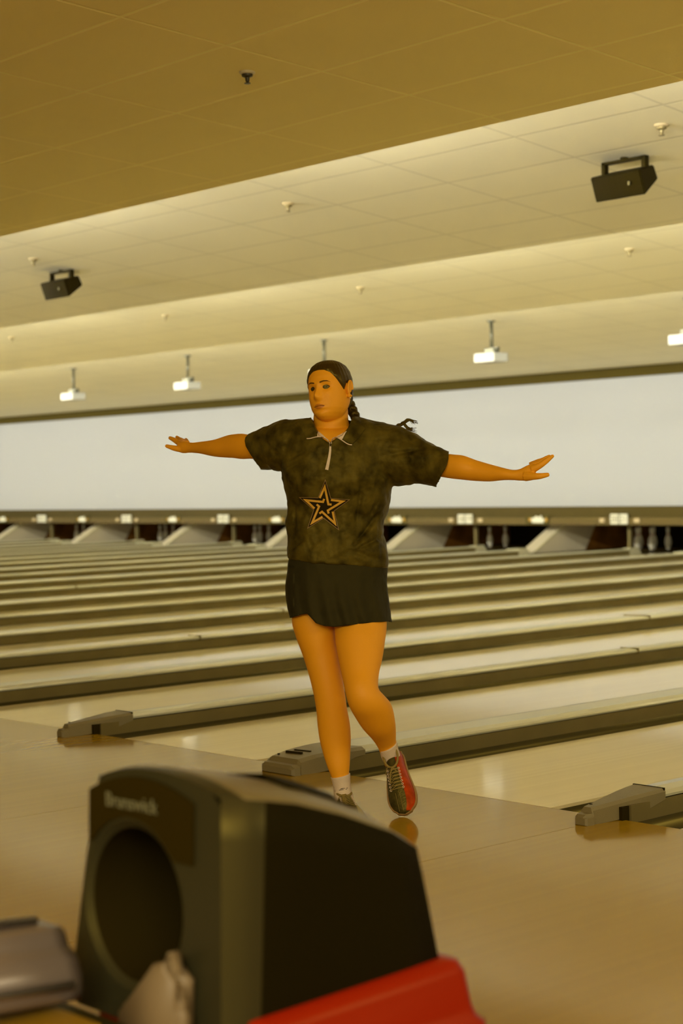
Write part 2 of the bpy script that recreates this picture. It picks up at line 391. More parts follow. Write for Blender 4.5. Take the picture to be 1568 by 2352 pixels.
def textmesh(name, s, size, mt, parent, loc, rx=math.pi/2, ext=.002, align='CENTER', sx=1):
    cu_ = bpy.data.curves.new(name, 'FONT'); cu_.body = s; cu_.size = size; cu_.extrude = ext; cu_.align_x = align; cu_.align_y = 'CENTER'
    o = bpy.data.objects.new(name, cu_); COL.objects.link(o)
    dg = bpy.context.evaluated_depsgraph_get(); me = bpy.data.meshes.new_from_object(o.evaluated_get(dg)); bpy.data.objects.remove(o)
    o = link(name, me, mt, parent); o.location = loc; o.rotation_euler = (rx, 0, 0); o.scale = (sx, 1, 1); return o
for k in range(KMIN, KMAX+1):
    xc = BASE[k]-GUT-wid(k)/2
    if k % 2:   # number plates
        for s, n in ((-1, 29-k), (1, 30-k)):
            b = bmesh.new(); box(b, xc+s*.095-.082, xc+s*.095+.082, -.075, -.05, .02, .185, bev=.008)
            pl = fin('number_plate', b, M_sign, froot)
            if 1 <= n <= 40: textmesh('number', str(n), .15, M_digit, pl, (xc+s*.095, -.077, .10))
            b = bmesh.new(); box(b, xc+s*.36-.055, xc+s*.36+.055, -.066, -.05, .045, .115, bev=.006); fin('arrow_plate', b, M_beige, froot)
    else:       # crown-like emblem on a dark plate
        b = bmesh.new(); box(b, xc-.30, xc+.22, -.062, -.05, .015, .165); pl = fin('emblem_plate', b, M_sdark, froot)
        b = bmesh.new()
        prism(b, [(xc-.15, .04), (xc+.10, .035), (xc+.14, .10), (xc+.08, .115), (xc+.06, .165), (xc+.0, .13), (xc-.06, .155), (xc-.10, .12), (xc-.16, .12)], 'y', -.075, -.063)
        fin('emblem', b, M_sign, pl)
        b = bmesh.new(); box(b, xc+.14, xc+.20, -.072, -.063, .06, .12, bev=.004); box(b, xc-.23, xc-.17, -.072, -.063, .06, .12, bev=.004)
        fin('emblem_dot', b, M_yel, pl)
# kickback panels on the wide dividers, posts on the narrow ones
kp = None; pp = None
for k in range(KMIN, KMAX+1):
    i = k-KMIN; xc = BASE[k]-GUT-wid(k)/2
    if k % 2 == 0:
        if kp is None:
            kp = empty('kickback_panel'); h = WW/2-.002
            b = bmesh.new(); prism(b, [(22.02-22, .0), (22.86-22, .468), (23.74-22, .468), (23.42-22, .0)], 'x', -h, h); fin('front_plate', b, M_kick, kp)
            b = bmesh.new(); prism(b, [(22.02-22, .002), (22.10-22, .002), (22.94-22, .466), (22.86-22, .466)], 'x', h, h+.02); fin('edge_strip', b, M_cap, kp)
            b = bmesh.new(); prism(b, [(23.425-22, 0), (23.745-22, .468), (25.3-22, .468), (25.3-22, 0)], 'x', -h+.01, h-.01); fin('rear_plate', b, M_kickd, kp)
            r = kp
        else: r = copy_tree(kp)
        r.location = (xc, 22, .004)
        r.scale = (1, 1, 1.0)
        tag(r, 'pale slanted kickback panel outside the right edge of the photo' if k < 10 else 'pale slanted kickback panel under the masking screen, %s counted from the right edge' % ('first' if k == 10 else ordn[(k-10)//2]), 'kickback panel', 'kickback panels between lane pairs')
    else:
        if pp is None:
            b = bmesh.new(); box(b, -.022, .022, 22.62, 22.68, .10, .475); r = pp = fin('partition_post', b, M_post)
        else:
            r = pp.copy(); COL.objects.link(r)
        r.location = (xc, 0, 0)
        tag(r, 'thin grey post outside the right edge of the photo' if k < 9 else 'thin grey post under the lane number plates, %s counted from the right edge' % ('first' if k == 9 else ordn[(k-9)//2]), 'post', 'posts under the lane number plates')
# pins
PR = [(.0001, 0), (.0258, 0), (.0300, .008), (.0358, .019), (.0497, .057), (.0605, .114), (.0530, .184), (.0396, .220), (.0297, .238), (.0243, .260), (.0230, .275), (.0270, .315), (.0324, .343), (.0300, .362), (.0180, .377), (.0001, .381)]
def pin():
    b = bmesh.new(); lathe(b, PR, 20); o = fin('bowling_pin', b, M_pin, None, True)
    b = bmesh.new(); lathe(b, [(.0306, .236), (.0272, .247), (.0255, .2475), (.029, .2365)], 20); lathe(b, [(.0249, .258), (.0240, .268), (.0235, .2675), (.0244, .2585)], 20)
    fin('red_stripe', b, M_pinred, o, True); return o
rackp = {1: (0, 0), 2: (-.1524, .264), 3: (.1524, .264), 4: (-.305, .528), 5: (0, .528), 6: (.305, .528), 7: (-.457, .792), 8: (-.152, .792), 9: (.152, .792), 10: (.457, .792)}
pos = ['at the front', 'in the middle', 'at the back right']
standing = {20: (5, 8, 9, 6, 10), 18: (5, 9), 14: (5, 9, 8), 12: (5, 8, 9), 10: (5, 6), 13: (9, 10), 11: (6,), 16: (5, 9)}
p0 = None
nm = {1: 'head pin', 5: 'middle pin', 6: 'right pin of the third row', 8: 'centre-left pin of the back row', 9: 'centre-right pin of the back row', 10: 'rightmost pin of the back row'}
for ln, pins_ in standing.items():
    k = 29-ln; Xc = BASE[k+1]+LANE/2
    for q in pins_:
        if p0 is None: o = p0 = pin()
        else: o = copy_tree(p0)
        o.location = (Xc+rackp[q][0], 23.37+rackp[q][1], 0)
        tag(o, 'white bowling pin standing on the deck of lane %d, %s' % (ln, nm[q]), 'bowling pin', 'bowling pins at the lane ends')

# ------------------------------------------------------------------ ceiling fittings
zs = [lambda y: 3.7076-.06207*y, lambda y: 4.5179-.11249*y, lambda y: 3.255+.11249*(15.33-y), lambda y: 3.487+.098*(17.9-y)]
def projector():
    r = empty('projector')
    b = bmesh.new(); lathe(b, [(.06, 0), (.06, -.015), (.02, -.03), (.0001, -.03)], 14); fin('ceiling_plate', b, M_pole, r)
    b = bmesh.new(); tube(b, [(0, 0, -.02), (0, 0, -.40)], .024, 10); fin('pole', b, M_pole, r, True)
    b = bmesh.new(); box(b, -.09, .09, -.06, .06, -.45, -.385, bev=.01); box(b, .0, .13, -.03, .03, -.41, -.375, bev=.005); fin('bracket', b, M_pole, r)
    b = bmesh.new(); box(b, -.20, .18, -.16, .14, -.585, -.455, bev=.02); h = fin('housing', b, M_proj, r)
    b = bmesh.new()
    R = [[(-.08+rr*math.cos(a*math.pi/8), y, -.52+rr*math.sin(a*math.pi/8)) for a in range(16)] for rr, y in ((.045, .135), (.045, .155), (.035, .156), (.03, .148))]
    rings(b, R); fin('lens', b, M_blk, h)
    return r
pj = projector()
for i, x in enumerate((-13.25, -16.60, -20.12, -23.60, -27.08, -30.56)):
    o = pj if i == 0 else copy_tree(pj)
    o.location = (x, 17.9, zs[3](17.9))
    lab = ['white projector on a pole cut off by the right frame edge', 'white projector on a dark pole, the nearest one seen whole', 'projector on a dark pole partly hidden behind the woman\'s head', 'white projector on a dark pole left of the woman\'s head', 'white projector on a dark pole, leftmost in view', 'white projector beyond the left frame edge'][i]
    tag(o, lab, 'projector', 'ceiling projectors facing the white screen')
def speaker():
    r = empty('wall_speaker'); xo, yo, zo = 7.3, 9.48, zs[1](9.48)
    Pf = [(9.357, 3.331), (9.417, 3.165), (9.60, 3.294), (9.552, 3.386)]
    b = bmesh.new(); Pb = [(y-yo, z-zo) for y, z in Pf]
    # cabinet narrowing to the rear: front wide, back narrower
    R = []
    hw = {0: .215, 1: .215, 2: .185, 3: .185}
    v = [[b.verts.new((s*hw[i]-.215, Pb[i][0], Pb[i][1])) for i in range(4)] for s in (-1, 1)]
    b.faces.new(v[0]); b.faces.new(v[1][::-1])
    for i in range(4): b.faces.new([v[0][i], v[1][i], v[1][(i+1) % 4], v[0][(i+1) % 4]])
    bmesh.ops.bevel(b, geom=b.edges[:], offset=.008, segments=3, affect='EDGES'); fin('cabinet', b, M_spk, r)
    # bowed grille on the front
    b = bmesh.new(); R = []
    n = Vector((0, Pb[1][1]-Pb[0][1], -(Pb[1][0]-Pb[0][0]))).normalized()
    if n.y > 0: n = -n
    for i in range(9):
        t = -1+i/4; x = -.215+t*.205; bow = .022*(1-t*t)+.002
        R.append([(x, Pb[0][0]+n.y*bow+.002, Pb[0][1]+n.z*bow-.006), (x, Pb[1][0]+n.y*bow, Pb[1][1]+n.z*bow+.006), (x, Pb[1][0]+.01, Pb[1][1]+.01), (x, Pb[0][0]+.01, Pb[0][1]-.004)])
    rings(b, R); g = fin('grille', b, M_spk, r, False)
    b = bmesh.new(); box(b, -.10, -.085, 9.357+.03-yo-.034, 9.357+.03-yo-.026, 3.235-zo, 3.262-zo); fin('badge', b, M_spkl, g)
    b = bmesh.new(); y0, y1 = 9.455-yo, 9.50-yo
    box(b, -.40, -.045, y0, y1, -.028, -.010); box(b, -.405, -.378, y0, y1, 3.345-zo, -.010); box(b, -.062, -.030, y0, y1, 3.345-zo, -.010)
    tube(b, [(-.22, (y0+y1)/2, -.02), (-.22, (y0+y1)/2, .005)], .03, 10)
    fin('bracket', b, M_spk, r); r.location = (-7.3, yo, zo); return r
sp = speaker(); tag(sp, 'larger black bracketed speaker on the ceiling at the upper right', 'speaker', 'black ceiling speakers')
s2 = copy_tree(sp); s2.location = (-14.42, 9.57, zs[1](9.57)); tag(s2, 'smaller black bracketed speaker on the ceiling at the left', 'speaker', 'black ceiling speakers')
def sprinkler():
    r = empty('sprinkler')
    b = bmesh.new(); lathe(b, [(.0001, .002), (.042, .002), (.040, -.006), (.024, -.012), (.0001, -.012)], 20); fin('escutcheon', b, M_sprw, r, True)
    b = bmesh.new(); lathe(b, [(.0001, -.01), (.029, -.012), (.027, -.022), (.012, -.028), (.010, -.045), (.006, -.055), (.0001, -.055)], 16)
    lathe(b, [(.0001, -.054), (.016, -.055), (.016, -.058), (.0001, -.059)], 16); fin('nozzle', b, M_spr, r); return r
sk = sprinkler()
spl = [(-6.83, 5.6, 0, 'dark sprinkler head on the near ceiling, the largest in view'), (-10.53, 9.02, 1, 'sprinkler head on the second ceiling step, upper middle'), (-6.84, 9.0, 1, 'sprinkler head above the right speaker'), (-14.39, 9.09, 1, 'sprinkler head above the left speaker'),
       (-14.42, 13.4, 2, 'small sprinkler head on the third ceiling step, upper centre'), (-10.61, 13.42, 2, 'small sprinkler head on the third ceiling step, near the right edge'), (-18.09, 13.38, 2, 'small sprinkler head on the third ceiling step, left of centre'), (-21.8, 13.37, 2, 'faint sprinkler head on the third ceiling step at the far left')]
for i, (x, y, s, lab) in enumerate(spl):
    o = sk if i == 0 else copy_tree(sk); o.location = (x, y, zs[s](y)-.001); 
    if i:
        o.scale = (1.15, 1.15, 1.15)
        for ch in [q for q in bpy.data.objects if q.parent == o and q.name.startswith('nozzle')]:
            ch.data = ch.data.copy(); ch.data.materials.clear(); ch.data.materials.append(M_sprl)
    tag(o, lab, 'sprinkler', 'ceiling sprinkler heads')

# ------------------------------------------------------------------ ball return
br = empty('ball_return', (-2.38, 1.72, 0)); tag(br, 'blurred dark ball return hood with round opening and red base', 'ball return')
XC, Y0 = -2.38, 1.72
# cross section at station (front face outline in XZ, relative)
def outline(w0, w1, zt, zs_, zb, bulge, n=10):
    """top arch from left to right then down the right side; w0 top half width, w1 bottom half width"""
    L_ = []
    for i in range(n+1):
        t = -1+2*i/n; L_.append((t*w0, zs_+(zt-zs_)*(1-abs(t)**2.2)))
    return L_
st = []
# stations: (dy top, dy bottom, half top, half bottom, z centre, z side, z bottom)
stations = [(.000, -.015, .172, .176, .800, .772, .36), (.030, .01, .198, .200, .800, .770, .36), (.065, .04, .206, .208, .794, .764, .36), (.13, .12, .206, .208, .780, .750, .36), (.235, .235, .202, .208, .752, .716, .36), (.355, .37, .197, .208, .706, .668, .36), (.420, .47, .190, .205, .668, .630, .36)]
R = []
for dt, db, ht, hb, zc, zsid, zb in stations:
    ring = []
    arch = outline(ht, hb, zc, zsid, zb, 0, 12)
    nS = 6
    def yy(z): 
        f = (zsid-z)/(zsid-zb); f = max(0, min(1, f)); return dt+(db-dt)*f
    for i in range(nS, 0, -1):   # left side going up
        z = zsid-(zsid-zb)*i/nS; f = i/nS; ring.append((-(ht+(hb+.085-ht)*f**.8), yy(z), z))
    for x, z in arch: ring.append((x, yy(z), z))
    for i in range(1, nS+1):
        z = zsid-(zsid-zb)*i/nS; f = i/nS; ring.append(((ht+(hb-ht)*f**.7), yy(z), z))
    R.append(ring)
b = bmesh.new(); V = rings(b, R, cap=False, close=False)
b.faces.new([v for v in V[-1]][::-1])
b.faces.ensure_lookup_table()
nsec = len(R[0])
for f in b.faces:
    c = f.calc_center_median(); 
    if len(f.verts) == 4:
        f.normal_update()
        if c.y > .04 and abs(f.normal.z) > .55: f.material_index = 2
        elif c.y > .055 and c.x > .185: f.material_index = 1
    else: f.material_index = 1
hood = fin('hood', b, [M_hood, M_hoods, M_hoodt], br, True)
# front face with round opening
b = bmesh.new(); F0 = R[0]; cx_, cz_, rr = -.068, .562, .131
outer = [Vector(p) for p in F0]
nn = 64
def hit(ang):
    d = Vector((math.cos(ang), math.sin(ang))); best = None
    pts = outer+[outer[0]]
    for a, c in zip(pts, pts[1:]):
        a2, c2 = Vector((a.x, a.z)), Vector((c.x, c.z)); e = c2-a2; q = a2-Vector((cx_, cz_)); den = d.x*e.y-d.y*e.x
        if abs(den) < 1e-9: continue
        t = (q.x*e.y-q.y*e.x)/den; s_ = (q.x*d.y-q.y*d.x)/den
        if t > 0 and -1e-6 <= s_ <= 1+1e-6 and (best is None or t < best[0]): best = (t, a.lerp(c, s_))
    return best[1]
Ro, Rm, Ri, Rt, Rb = [], [], [], [], []
for i in range(nn):
    a = 2*math.pi*i/nn; p = hit(a); Ro.append(p)
    fy = lambda z: (-.015)*max(0, min(1, (.77-z)/.41))
    q = Vector((cx_+math.cos(a)*(rr+.014), 0, cz_+math.sin(a)*(rr+.014))); q.y = fy(q.z)-.002; Rm.append(q)
    q = Vector((cx_+math.cos(a)*rr, 0, cz_+math.sin(a)*rr)); q.y = fy(q.z)+.008; Ri.append(q)
    Rt.append(Vector((cx_+math.cos(a)*rr*.97, .30, cz_+math.sin(a)*rr*.97)))
V = rings(b, [Ro, Rm, Ri, Rt], cap=False)
b.faces.new(V[-1])
for f in b.faces:
    if f.calc_center_median().y > .02: f.material_index = 1
fin('front_face', b, [M_hood, M_hole], br, False)
# dark panel above the opening with lettering
def facey(z): return -.015*max(0, min(1, (.77-z)/.41))
pan = []
for i in range(13):
    t = -1+i/6; pan.append((t*.158-.025+.0, .757+.030*(1-t*t)+.006*t))
b = bmesh.new(); N_ = 24; top = []; bot = []
for i in range(N_+1):
    x = -.195+.30*i/N_; t = (x+.045)/.15; zt = .752+.032*(1-t*t)+.030*(x+.045)
    dd = (rr+.020)**2-(x-cx_)**2
    zb_ = cz_+math.sqrt(dd) if dd > 0 else .0
    lo = .655 if x < cx_ else .655
    zb_ = max(zb_, lo); top.append((x, zt)); bot.append((x, zb_))
va = [b.verts.new((x, facey(z)-.006, z)) for x, z in top]; vb = [b.verts.new((x, facey(z)-.006, z)) for x, z in bot]
for i in range(N_): b.faces.new([va[i], va[i+1], vb[i+1], vb[i]])
o = fin('badge_panel', b, M_hoodp, br); o.modifiers.new('s', 'SOLIDIFY').thickness = .004
t_ = textmesh('lettering', 'Brunswick', .036, M_hoodtx, o, (-.062, -.012, .738), ext=.001); t_.rotation_euler = (math.pi/2, math.radians(-1), 0)
# dark inset on the top
b = bmesh.new(); R2 = []
for y in (.20, .24, .30, .36):
    zc = np.interp(y, [.13, .235, .355, .43], [.780, .752, .706, .668])
    R2.append([(x, y+(.03 if abs(x) < .05 else 0), zc-.036*0-.0*abs(x)+.004-(.036*(abs(x)/.21)**2.2)) for x in (-.10, -.05, 0, .05, .10)])
Vv = rings(b, R2, cap=False, close=False); fin('top_inset', b, M_hoods, br, True).modifiers.new('s', 'SOLIDIFY').thickness = .003
# red base
b = bmesh.new()
def rect(hw, y0, y1, z, rc=.03):
    pts = []
    for cx1, cy1, a0 in ((hw-rc, y0+rc, -90), (hw-rc, y1-rc, 0), (-hw+rc, y1-rc, 90), (-hw+rc, y0+rc, 180)):
        for i in range(6): a = math.radians(a0+90*i/5); pts.append((cx1+rc*math.cos(a), cy1+rc*math.sin(a), z))
    return pts
RR = [rect(.262, .02, .53, .10), rect(.262, .02, .54, .22), rect(.256, .02, .535, .312), rect(.246, .02, .522, .325), rect(.242, .02, .515, .335), rect(.236, .02, .505, .395), rect(.228, .02, .495, .415), rect(.205, .02, .47, .422)]
for q in RR[4:]:
    for i, p in enumerate(q): q[i] = (p[0], p[1], p[2]+.030*(p[1]-.2))
rings(b, RR); fin('red_base', b, M_red, br, True)
b = bmesh.new(); rings(b, [rect(.20, .04, .44, .0), rect(.20, .04, .44, .11)]); fin('foot', b, M_rackb, br)
# ball lift and rack at the front left
b = bmesh.new()
prf = [(.50, .02), (.53, .03), (.537, .06), (.537, .128), (.53, .14), (.515, .146), (.507, .150), (.502, .165), (.492, .178), (.465, .19), (.44, .192), (.425, .188), (.418, .178), (.412, .16), (.405, .05)]
Rk = []
for y, s_ in ((-1.15, .90), (-1.0, .95), (-.60, 1.0), (-.25, 1.0), (-.12, .99), (-.09, .97)):
    Rk.append([(-.29+x*s_, y, .0+(z-.42)*s_+.41+.035*min(1, (-.09-y)/.5)) for z, x in prf])
rings(b, Rk)
rk = fin('rack_shell', b, M_rack, br, True)
b = bmesh.new(); tube(b, [(-.087, -1.1, .475), (-.087, -.5, .475), (-.089, -.12, .445)], .008, 8); tube(b, [(-.20, -1.1, .585), (-.20, -.5, .572), (-.20, -.12, .534)], .009, 8); fin('rack_rail', b, mat('rail_chrome', (.5, .45, .42), .2, metal=.8), rk, True)
b = bmesh.new(); box(b, -.40, .0, -1.2, -.06, .30, .385, bev=.02); box(b, -.30, -.08, -1.0, -.7, 0, .31, bev=.01); fin('rack_tray', b, M_rackb, br)
b = bmesh.new(); box(b, -.20, -.02, -.75, -.11, .372, .392, bev=.004); fin('tray_strip', b, M_yel, br)  # yellow strip laid along the rack tray
b = bmesh.new()
bp = [(-.045, .33), (-.05, .405), (.02, .435), (.075, .49), (.095, .53), (.105, .47), (.125, .43), (.12, .36), (.09, .30), (0, .27)]
prism(b, bp, 'y', -.065, -.02); bmesh.ops.bevel(b, geom=b.edges[:], offset=.012, segments=3, affect='EDGES')
fin('lift_bracket', b, M_beig, br, True)


# ------------------------------------------------------------------ the bowler
hd = Vector((-math.sin(YAW), math.cos(YAW), 0)); rh = Vector((math.cos(YAW), math.sin(YAW), 0))
FOOT = Vector((-4.997, 4.484, 0)); D0 = FOOT.dot(hd)
def P(u, v, d=0.0):
    """point of the figure, metres in its own frame (x to its left hand, y to its back, z up)"""
    ray = cw + (u-784)/FPX*cr - (v-1176)/FPX*cu
    t = (D0+d)/ray.dot(hd); q = EYE+ray*t-FOOT
    return Vector((q.dot(rh), d, q.z))
LEYE = Vector(((EYE-FOOT).dot(rh), (EYE-FOOT).dot(hd), EYE.z))
def loft(bm, secs, n=56, sub=5, ex=2.0, mi=0):
    """secs: (edge point A, edge point B, depth, half thickness[, exponent]); smooth interpolation"""
    K = []
    for s in secs:
        (au, av), (bu, bv), d, th = s[:4]; e = s[4] if len(s) > 4 else ex
        A, Bp = P(au, av, d), P(bu, bv, d)
        K.append((*((A+Bp)/2), *((Bp-A)/2), th, e))
    K = [np.array(k) for k in K]; Q = [2*K[0]-K[1]]+K+[2*K[-1]-K[-2]]; O = []
    for i in range(1, len(Q)-2):
        for j in range(sub):
            t = j/sub; a, b_, c, d_ = Q[i-1:i+3]
            O.append(.5*(2*b_+(c-a)*t+(2*a-5*b_+4*c-d_)*t*t+(-a+3*b_-3*c+d_)*t**3))
    O.append(K[-1]); R = []
    for i, k in enumerate(O):
        c = Vector(k[:3]); sd = Vector(k[3:6]); th = k[6]; e = 2/k[7]
        c0, c1 = Vector(O[max(i-1, 0)][:3]), Vector(O[min(i+1, len(O)-1)][:3])
        ax = (c1-c0).normalized(); dep = ax.cross(sd)
        dep = (dep.normalized() if dep.length > 1e-6 else Vector((0, 1, 0)))
        if dep.y < 0: dep = -dep
        dep = (dep*.5+Vector((0, 1, 0))*.5).normalized()
        ring = []
        for j in range(n):
            a = 2*math.pi*j/n; ca, sa = math.cos(a), math.sin(a)
            ring.append(c+sd*(math.copysign(abs(ca)**e, ca))+dep*th*(math.copysign(abs(sa)**e, sa)))
        R.append(ring)
    rings(bm, R, mi=mi)
def blob(bm, c, r, M=None, n=16):
    mt = Matrix.Translation(c) @ (M or Matrix()) @ Matrix.Diagonal((*r, 1))
    bmesh.ops.create_uvsphere(bm, u_segments=n*2, v_segments=n, radius=1, matrix=mt)
def remesh(o, vox, it=3, fac=.5):
    r = o.modifiers.new('r', 'REMESH'); r.mode = 'VOXEL'; r.voxel_size = vox; r.use_smooth_shade = True
    if it: s = o.modifiers.new('s', 'SMOOTH'); s.iterations = it; s.factor = fac
def bvh(*objs):
    vs, ps = [], []
    for o in objs:
        k = len(vs); vs += [v.co.copy() for v in o.data.vertices]; ps += [[i+k for i in p.vertices] for p in o.data.polygons]
    return BVHTree.FromPolygons(vs, ps)

person = empty('person', FOOT, YAW)
tag(person, 'woman bowler walking with arms spread, dark star shirt, black shorts and bowling shoes', 'person')

# ---- head frame
HC = P(757, 896.5, 0.0)
th_, tl_, pt_ = math.radians(31), math.radians(6), math.radians(5)
HF = Vector((-math.sin(th_), -math.cos(th_), 0)); HS = Vector((math.cos(th_), -math.sin(th_), 0)); HU = Vector((0, 0, 1))
rot = Matrix.Rotation(pt_, 3, HS)   # lift chin
HF, HU = rot @ HF, rot @ HU
if HF.z < 0: rot = Matrix.Rotation(-2*pt_, 3, HS); HF, HU = rot @ HF, rot @ HU
rot = Matrix.Rotation(tl_, 3, HF)
if (rot @ HS).z < 0: rot = Matrix.Rotation(-tl_, 3, HF)
HS, HU = rot @ HS, rot @ HU
HT = np.array([(.108, .001, .001, .020), (.106, .022, .022, .040), (.100, .038, .040, .058), (.088, .055, .060, .078), (.070, .0665, .076, .092), (.045, .0735, .087, .100), (.02, .0755, .0905, .101), (0, .0755, .0895, .098), (-.03, .0745, .089, .088), (-.055, .072, .088, .072), (-.078, .066, .086, .052), (-.096, .056, .081, .030), (-.110, .043, .072, .012), (-.120, .030, .058, .006), (-.126, .012, .040, .002)])
HT = HT[::-1]
def g2(s, u, s0, u0, ss, su): return math.exp(-((s-s0)/ss)**2-((u-u0)/su)**2)
def head_point(a, u, off=0, feat=True):
    u = float(u); w = float(np.interp(u, HT[:, 0], HT[:, 1])); f = float(np.interp(u, HT[:, 0], HT[:, 2])); b_ = float(np.interp(u, HT[:, 0], HT[:, 3]))
    ca, sa = math.cos(a), math.sin(a); e = .92
    F = math.copysign(abs(ca)**e, ca)*(f if ca > 0 else b_); s = math.copysign(abs(sa)**e, sa)*w
    if feat and ca > 0:
        F += .0205*g2(s, u, 0, -.036, .0115, .016)+.012*g2(s, u, 0, -.018, .0085, .018)+.0035*g2(s, u, 0, .004, .009, .012)
        F += .006*(g2(s, u, .0125, -.040, .006, .007)+g2(s, u, -.0125, -.040, .006, .007))
        for q in (-1, 1):
            F -= .0125*g2(s, u, q*.031, .000, .0165, .0115); F += .0045*g2(s, u, q*.030, .022, .022, .009); F += .004*g2(s, u, q*.043, -.032, .02, .02)
        F += .0065*g2(s, u, 0, -.067, .021, .0065)+.0065*g2(s, u, 0, -.0785, .018, .006)-.0045*g2(s, u, 0, -.0725, .024, .0026)-.003*g2(s, u, 0, -.056, .006, .006)
        F -= .004*g2(s, u, 0, -.088, .03, .006); F += .006*g2(s, u, 0, -.104, .022, .012)
    nrm = Vector((F, s, 0)); L_ = max(nrm.length, 1e-5); k = float((L_+off)/L_)
    return HC+HF*F*k+HS*s*k+HU*u
bm = bmesh.new(); NA = 96
us = sorted(set(list(np.linspace(-.126, .108, 100))))
rings(bm, [[head_point(2*math.pi*j/NA, u) for j in range(NA)] for u in us])
# ear (her left ear, seen on the right) and the other one
for sgn in (1, -1):
    base = HC+HS*sgn*.0770+HF*-.004+HU*-.010
    R_ = []
    M = Matrix((HF, HS, HU)).transposed().to_4x4()
    blob(bm, base+HS*sgn*.006+HU*.010-HF*.006, (.013, .007, .022), M, 8)
    ringp = [base+HS*sgn*.009+HF*(-.006+math.cos(a)*.0165)+HU*(.006+math.sin(a)*.030)-HF*max(0, math.sin(a))*.004 for a in np.linspace(-2.0, 3.3, 16)]
    tube(bm, ringp, .0046, 8)
    blob(bm, base+HS*sgn*.006+HU*-.022-HF*.0, (.0085, .006, .010), M, 8)

# ---- neck, torso, limbs
loft(bm, [((722, 935), (797, 925), .012, .058), ((720, 955), (799, 945), .014, .060), ((719, 972), (800, 965), .016, .060), ((720, 990), (806, 985), .02, .062), ((706, 1008), (820, 1004), .03, .072), ((690, 1024), (840, 1022), .03, .088)])
loft(bm, [((700, 985), (830, 985), .03, .055), ((668, 1005), (880, 1008), .02, .095), ((662, 1050), (894, 1058), .0, .105), ((668, 1120), (886, 1120), .0, .105), ((674, 1180), (874, 1185), .0, .10), ((674, 1240), (876, 1250), .0, .105), ((674, 1290), (880, 1295), .0, .115), ((672, 1340), (883, 1340), .0, .118), ((676, 1385), (884, 1385), .0, .10)], ex=2.4)
# legs
loft(bm, [((674, 1375), (762, 1380), 0, .085), ((670, 1425), (768, 1430), 0, .085), ((679, 1462), (770, 1462), 0, .082), ((693, 1500), (777, 1500), 0, .077), ((703, 1530), (781, 1530), -.005, .072), ((713, 1565), (787, 1565), -.01, .066), ((721, 1600), (793, 1600), -.01, .062), ((726.5, 1635), (797, 1630), -.005, .060), ((729, 1665), (803, 1660), .005, .062), ((734, 1700), (805.5, 1695), .01, .058), ((741.5, 1730), (804.5, 1725), .008, .050), ((751, 1760), (803, 1755), 0, .041), ((760, 1783), (801, 1779), 0, .035), ((768, 1805), (799, 1802), 0, .028), ((770, 1845), (800, 1845), 0, .028)])
loft(bm, [((772, 1375), (884, 1378), -.03, .09), ((768, 1430), (888, 1434), -.05, .088), ((770, 1476), (883.5, 1476), -.09, .083), ((777, 1515), (877.5, 1515), -.125, .078), ((785, 1555), (870, 1548), -.16, .072), ((793, 1592), (869, 1580), -.20, .066), ((801, 1620), (882, 1598), -.20, .064), ((813, 1643), (899, 1620), -.165, .064), ((831, 1670), (907, 1655), -.115, .060), ((851, 1692), (909, 1682), -.06, .050), ((866, 1714), (909, 1702), -.025, .040), ((876, 1738), (914, 1725), -.01, .034), ((884, 1760), (922, 1748), 0, .034)])
blob(bm, P(838, 1606, -.237), (.046, .027, .050))
# arms
loft(bm, [((655, 990), (655, 1060), .05, .055), ((620, 993), (622, 1060), .09, .052), ((575, 998), (580, 1054), .16, .047), ((556, 996), (556, 1054.5), .20, .046), ((540, 997), (536, 1052), .24, .044), ((523, 1000), (518, 1051), .28, .041), ((491, 1010), (491, 1048.5), .34, .035), ((460, 1014.5), (460, 1042), .42, .027), ((440, 1016.5), (438, 1040), .47, .023), ((424, 1014), (421, 1041), .50, .020), ((411, 1016), (408, 1037), .53, .016)])
loft(bm, [((880, 990), (880, 1080), -.02, .055), ((1000, 1036), (995, 1093), -.12, .052), ((1035, 1043), (1035, 1099), -.15, .050), ((1063, 1046), (1063, 1102), -.18, .048), ((1094, 1057), (1088, 1104.5), -.20, .044), ((1130, 1067.5), (1124, 1106), -.24, .037), ((1158, 1075), (1156, 1103), -.28, .030), ((1177, 1079), (1179, 1103), -.30, .025), ((1192, 1077.5), (1196, 1104), -.315, .021), ((1208, 1070), (1216, 1103), -.33, .019), ((1224, 1063), (1231, 1088), -.34, .015)])
def finger(pts, rad):
    rad = [r_*1.22 for r_ in rad]; n = len(pts); tube(bm, bez([P(*p) for p in pts], 4), list(np.interp(np.linspace(0, 1, (n-1)*4+1), np.linspace(0, 1, n), rad)), 10)
    blob(bm, P(*pts[-1]), (rad[-1],)*3, n=6)
# image-left hand
finger([(421, 1032, .50), (409, 1031, .505), (397, 1028.5, .51), (382.5, 1024.5, .515)], [.013, .0105, .0095, .0062])
finger([(418, 1022, .52), (408, 1016, .57), (399, 1010, .60), (390.5, 1006, .62)], [.011, .0095, .0085, .0065])
finger([(420, 1020, .53), (415, 1013, .60), (410, 1008, .64), (406, 1004, .66)], [.011, .009, .008, .006])
finger([(424, 1019, .54), (421, 1014, .61), (418, 1011, .64), (415, 1008, .66)], [.010, .0085, .0075, .0055])
finger([(430, 1018, .54), (429, 1014, .59), (428, 1011, .62), (427, 1009, .64)], [.0095, .0075, .0065, .005])
